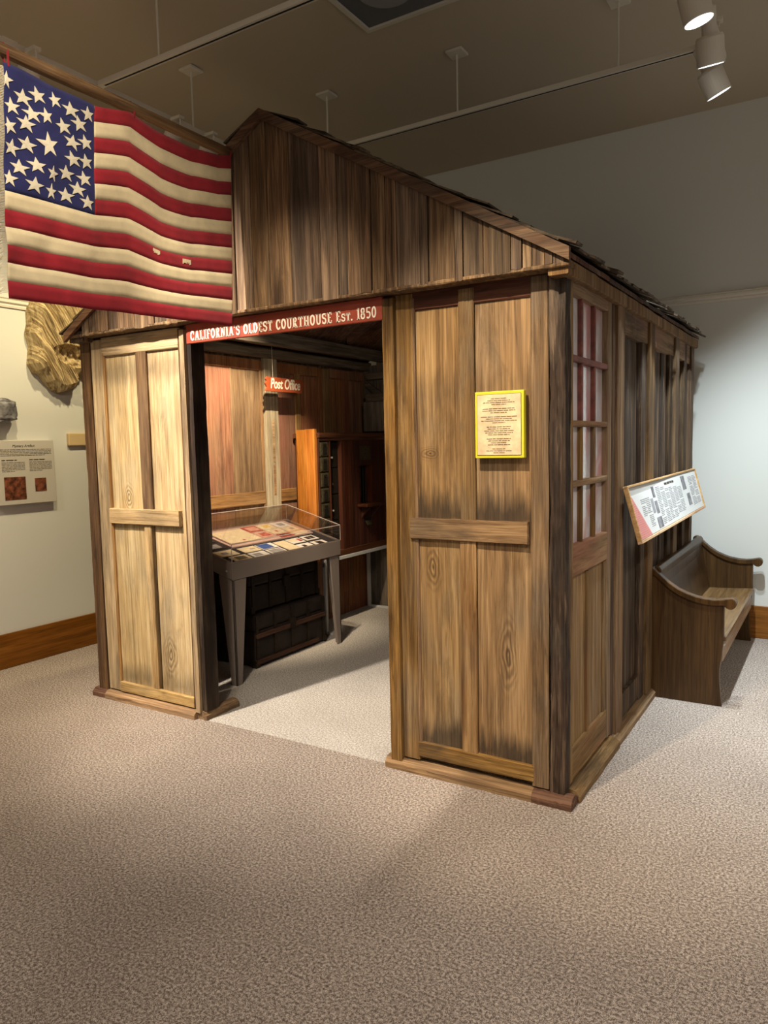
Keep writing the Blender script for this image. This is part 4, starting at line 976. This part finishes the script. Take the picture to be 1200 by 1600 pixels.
# ------------------------------------------------------------------ left wall exhibits
mp = thing('exhibit_sign', (XL, .28, 1.17), 'grey information sign with two rust coloured photographs on the left wall', 'sign')
MB().box(XL, -4.075, .055, .503, 1.17, 1.628).build('board', M['panelgrey'], mp, bevel=.003)
fr = frame((-4.0745, .262, 1.588), (0, 1, 0), (0, 0, 1))
text_part('heading', 'Mystery Artifact', .026, M['ink'], mp, fr, shear=.25)
rn = random.Random(9); m = MB(); put = lambda mb, a, b, c, d_: mb.box(-4.0755, -4.0742, a, b, c, d_)
z = 1.562
for k in range(5): ticks(m, .085, .48-(.05 if k == 4 else 0), z, .006, put, rn); z -= .0105
for (a, b) in ((.09, .265), (.30, .48)):
    z = 1.487; ticks(m, a, b-.06 if a < .2 else b-.05, z, .009, put, rn, .9); z -= .016
    for k in range(7): ticks(m, a, b-(.08 if k == 6 else 0), z, .0055, put, rn); z -= .0105
m.build('text_lines', M['ink'], mp)
MB().box(-4.0765, -4.073, .10, .262, 1.205, 1.368).build('photograph', M['photored'], mp)
MB().box(-4.0765, -4.073, .335, .425, 1.255, 1.352).build('photograph', M['photored'], mp)
tag(MB().box(XL, -4.09, .648, 1.1, 1.583, 1.681).build('wall_block', M['beige'], org=(XL, .9, 1.58), bevel=.008), 'plain beige wooden block fixed to the left wall beside the cabin', 'block')
# wood slab relief
ol = [(.373, 2.58), (.42, 2.70), (.566, 2.78), (.70, 2.80), (.86, 2.74), (.93, 2.55), (.905, 2.36), (.91, 2.19), (.885, 2.03), (.855, 2.12), (.80, 2.14), (.745, 2.10), (.71, 2.03), (.64, 1.995), (.58, 1.98), (.53, 2.0), (.473, 2.049), (.44, 2.10), (.385, 2.12), (.355, 2.179), (.374, 2.308), (.352, 2.397), (.372, 2.47)]
def inside(y, z):
    r = False; n = len(ol)
    for i in range(n):
        (y0, z0), (y1, z1) = ol[i], ol[(i+1) % n]
        if (z0 > z) != (z1 > z) and y < (y1-y0)*(z-z0)/(z1-z0)+y0: r = not r
    return r
def edged(y, z):
    best = 9
    n = len(ol)
    for i in range(n):
        a = Vector(ol[i]); b = Vector(ol[(i+1) % n]); p = Vector((y, z)); ab = b-a
        t = max(0, min(1, (p-a).dot(ab)/ab.dot(ab))); best = min(best, (p-(a+ab*t)).length)
    return best
sl = MB(); NU, NVv = 170, 230; idx = {}
y0s, y1s, z0s, z1s = .34, .94, 1.97, 2.81
vs = []; fs = []
for j in range(NVv+1):
    for i in range(NU+1):
        y = y0s+(y1s-y0s)*i/NU; z = z0s+(z1s-z0s)*j/NVv
        if inside(y, z):
            e = edged(y, z); q = y*.75+z*.35
            hgt = .14*min(1, (e/.05))**.5
            s_ = (y-.62)*.86+(z-2.4)*.5; t_2 = (z-2.4)*.86-(y-.62)*.5   # grain leans to the left going up
            grain = .030*noise.noise((s_*30, t_2*2.2, 1))+.022*noise.noise((s_*80, t_2*4, 3))+.012*noise.noise((s_*170, t_2*9, 8))+.022*noise.noise((y*7, z*7, 5))
            hole = max(0, 1-math.hypot((y-.68)/.2, (z-2.25+.12*(y-.68))/.08))
            hgt += grain-.14*hole**.5*(.6+.5*noise.noise((y*22, z*22, 2)))-.05*max(0, 1-math.hypot((y-.76)/.12, (z-2.13)/.05))
            idx[(i, j)] = len(vs); vs.append((XL+.005+max(.004, hgt), y, z))
for j in range(NVv):
    for i in range(NU):
        q = [(i, j), (i+1, j), (i+1, j+1), (i, j+1)]
        if all(k in idx for k in q): fs.append([idx[k] for k in q])
nb = len(vs); back = [(XL+.001, v[1], v[2]) for v in vs]
from collections import Counter
ec = Counter()
for f_ in fs:
    for a, b in zip(f_, f_[1:]+f_[:1]): ec[frozenset((a, b))] += 1
side_f = []
for f_ in fs:
    for a, b in zip(f_, f_[1:]+f_[:1]):
        if ec[frozenset((a, b))] == 1: side_f.append([a, b, b+nb, a+nb])
fs2 = [[i+nb for i in f_[::-1]] for f_ in fs]
sl.add(vs+back, fs+fs2+side_f)
def barkmat():
    m, nt, b = newmat('slab_wood_grain')
    tc = N(nt, 'ShaderNodeTexCoord').outputs['Object']
    mp_ = N(nt, 'ShaderNodeMapping'); nt.links.new(tc, mp_.inputs['Vector']); mp_.inputs['Rotation'].default_value = (R(-30), 0, 0)
    v = mapping(nt, mp_.outputs[0], (30, 34, 3)); v2 = mapping(nt, mp_.outputs[0], (8, 90, 5))
    n = math_(nt, 'ADD', math_(nt, 'MULTIPLY', noise_(nt, v, 1, 8, .65, .6), .65), math_(nt, 'MULTIPLY', noise_(nt, v2, 1, 4), .35))
    nt.links.new(ramp(nt, n, ((.36, c3(92, 72, 46)), (.5, c3(178, 156, 114)), (.62, c3(212, 194, 154)))), b.inputs['Base Color'])
    b.inputs['Roughness'].default_value = .9; b.inputs['Specular IOR Level'].default_value = .15
    bp_ = N(nt, 'ShaderNodeBump'); bp_.inputs['Strength'].default_value = 1; bp_.inputs['Distance'].default_value = .01
    nt.links.new(n, bp_.inputs['Height']); nt.links.new(bp_.outputs[0], b.inputs['Normal'])
    return m
tag(sl.build('wood_slab', barkmat(), org=(XL, .62, 2.0)), 'large rough slab of tree wood with a hollow mounted on the left wall', 'wood slab')
# silvery rock
rk = MB(); bm = bmesh.new(); bmesh.ops.create_icosphere(bm, subdivisions=4, radius=1)
bm.verts.ensure_lookup_table()
vs = []
for v in bm.verts:
    p = v.co.copy(); q = Vector((math.copysign(abs(p.x)**.55, p.x), math.copysign(abs(p.y)**.6, p.y), math.copysign(abs(p.z)**.6, p.z)))
    q *= 1+.16*noise.noise(p*2.2)+.07*noise.noise(p*6)
    vs.append((XL+.065+q.x*.06, .03+q.y*.175, 1.835+q.z*.085))
fs = [[v.index for v in f_.verts] for f_ in bm.faces]; bm.free()
rk.add(vs, fs)
tag(rk.build('rock', M['stone'], org=(XL, .03, 1.75)), 'silver grey rough rock held on the left wall above the grey information sign', 'rock')

# ------------------------------------------------------------------ tracks, stems, heads, vent
ZT = 3.60
def rail(name, p0, p1, label, slots, stems, conn=()):
    p0, p1 = Vector(p0), Vector(p1); o = thing(name, (p0+p1)/2, label, 'light track', 'suspended light tracks')
    dx = abs(p1.x-p0.x) > abs(p1.y-p0.y); w = .019
    if dx: MB().box(p0.x, p1.x, p0.y-w, p0.y+w, ZT-.012, ZT+.016).build('rail', M['fixture'], o, bevel=.002)
    else: MB().box(p0.x-w, p0.x+w, p0.y, p1.y, ZT-.012, ZT+.016).build('rail', M['fixture'], o, bevel=.002)
    for a, b in slots:
        if dx: MB().box(a, b, p0.y-.005, p0.y+.005, ZT-.0135, ZT-.011).build('slot', M['black'], o)
        else: MB().box(p0.x-.005, p0.x+.005, a, b, ZT-.0135, ZT-.011).build('slot', M['black'], o)
    for c in conn:
        if dx: MB().box(c-.04, c+.04, p0.y-.024, p0.y+.024, ZT-.016, ZT+.018).build('connector', M['fixture'], o)
        else: MB().box(p0.x-.024, p0.x+.024, c-.04, c+.04, ZT-.016, ZT+.018).build('connector', M['fixture'], o)
    for s_ in stems:
        x, y = (s_, p0.y) if dx else (p0.x, s_)
        stm = MB().tube([(x, y, ZT+.014), (x, y, ZC-.012)], .006, 8).build('stem', M['fixture'], o)
        MB().box(x-.055, x+.055, y-.055, y+.055, ZC-.018, ZC-.001).build('canopy', M['fixture'], stm, bevel=.004)
    return o
XT = -2.70
rail('light_track', (XT, -3.2, 0), (XT, 1.50, 0), 'white track light rail running along the left wall above the flag', ((-3.1, -.62), (-.5, -.09), (.05, .58), (.68, 1.42)), (-1.6, .71), (-.56, .63))
rail('light_track', (XT+.02, -.022, 0), (.31, -.022, 0), 'white cross rail under the ceiling nearer the camera', ((XT+.06, .25),), (-2.2, -.2))
rail('light_track', (XT+.02, 1.48, 0), (.31, 1.48, 0), 'white cross rail above the cabin roof at the back', ((XT+.06, .25),), (-2.18, -1.176, -.18))
rail('light_track', (.335, -1.8, 0), (.335, 1.66, 0), 'white rail on the right carrying the three lit spotlights', ((-1.75, 1.6),), (-1.2, .4))
def head(loc, aim, label, lit, group=None, zrail=ZT, k=1.0):
    """track head: lens at loc, pointing to aim"""
    loc = Vector(loc); dirv = (Vector(aim)-loc).normalized()
    o = thing('track_spotlight', loc, label, 'spotlight', group or ('lit spotlights on the right rail' if lit else 'spotlights on the left rail'))
    rot = dirv.to_track_quat('-Z', 'Y').to_matrix()
    def place(mb):
        for v in mb.v: v[:] = loc+rot @ (v*k)
        return mb
    place(MB().lathe([(.054, .012), (.062, 0), (.066, .004), (.066, .12), (.06, .132), (.03, .134)], 32)).build('housing', M['fixture'], o, smooth=False)
    place(MB().lathe([(.0, .03), (.05, .03), (.06, .001)], 32)).build('reflector', M['lens'] if lit else M['white'], o)
    if k == 1: place(MB().lathe([(.034, .13), (.036, .135), (.036, .25), (.03, .258), (.0, .258)], 24)).build('neck', M['fixture'], o)
    a = loc-dirv*.16*k
    MB().tube([Vector((a.x+.045, a.y, a.z)), Vector((a.x+.045, a.y, zrail-.015))], .005, 6).box(a.x-.02, a.x+.06, a.y-.02, a.y+.02, zrail-.03, zrail-.012).build('yoke', M['fixture'], o)
    return o
head(H1, A1, 'nearest lit spotlight at the top right corner', True)
head(H2, A2, 'middle of the three lit spotlights on the right rail', True)
head(H3, A3, 'farthest and lowest lit spotlight on the right rail', True)
head((-2.71, -.47, 3.425), (-4.12, -.3, 1.5), 'white track spotlight at the left edge above the stars of the flag', False, k=.8)
head((-2.71, .5, 3.425), (-4.12, .7, 1.5), 'white track spotlight above the fly of the flag, left one of the pair', False, k=.8)
head((-2.71, .80, 3.425), (-4.12, 1.2, 1.5), 'white track spotlight next to the gable, right one of the pair', False, k=.8)
cv = thing('ceiling_vent', (-1.21, .67, ZC), 'square grey ceiling air diffuser with a round disc', 'vent')
m = MB(); a0, a1, b0, b1 = -1.51, -.91, .37, .97
for q in ((a0, a1, b0, b0+.03), (a0, a1, b1-.03, b1), (a0, a0+.03, b0+.03, b1-.03), (a1-.03, a1, b0+.03, b1-.03)): m.box(*q, ZC-.018, ZC-.001)
m.build('frame', M['fixture'], cv, bevel=.003)
MB().box(a0+.03, a1-.03, b0+.03, b1-.03, ZC-.006, ZC-.001).build('plate', M['vent'], cv)
MB().lathe([(.0, -.03), (.13, -.03), (.15, -.022), (.15, -.016), (.0, -.008)], 36, ((a0+a1)/2, (b0+b1)/2, ZC)).build('disc', M['ventdisc'], cv)
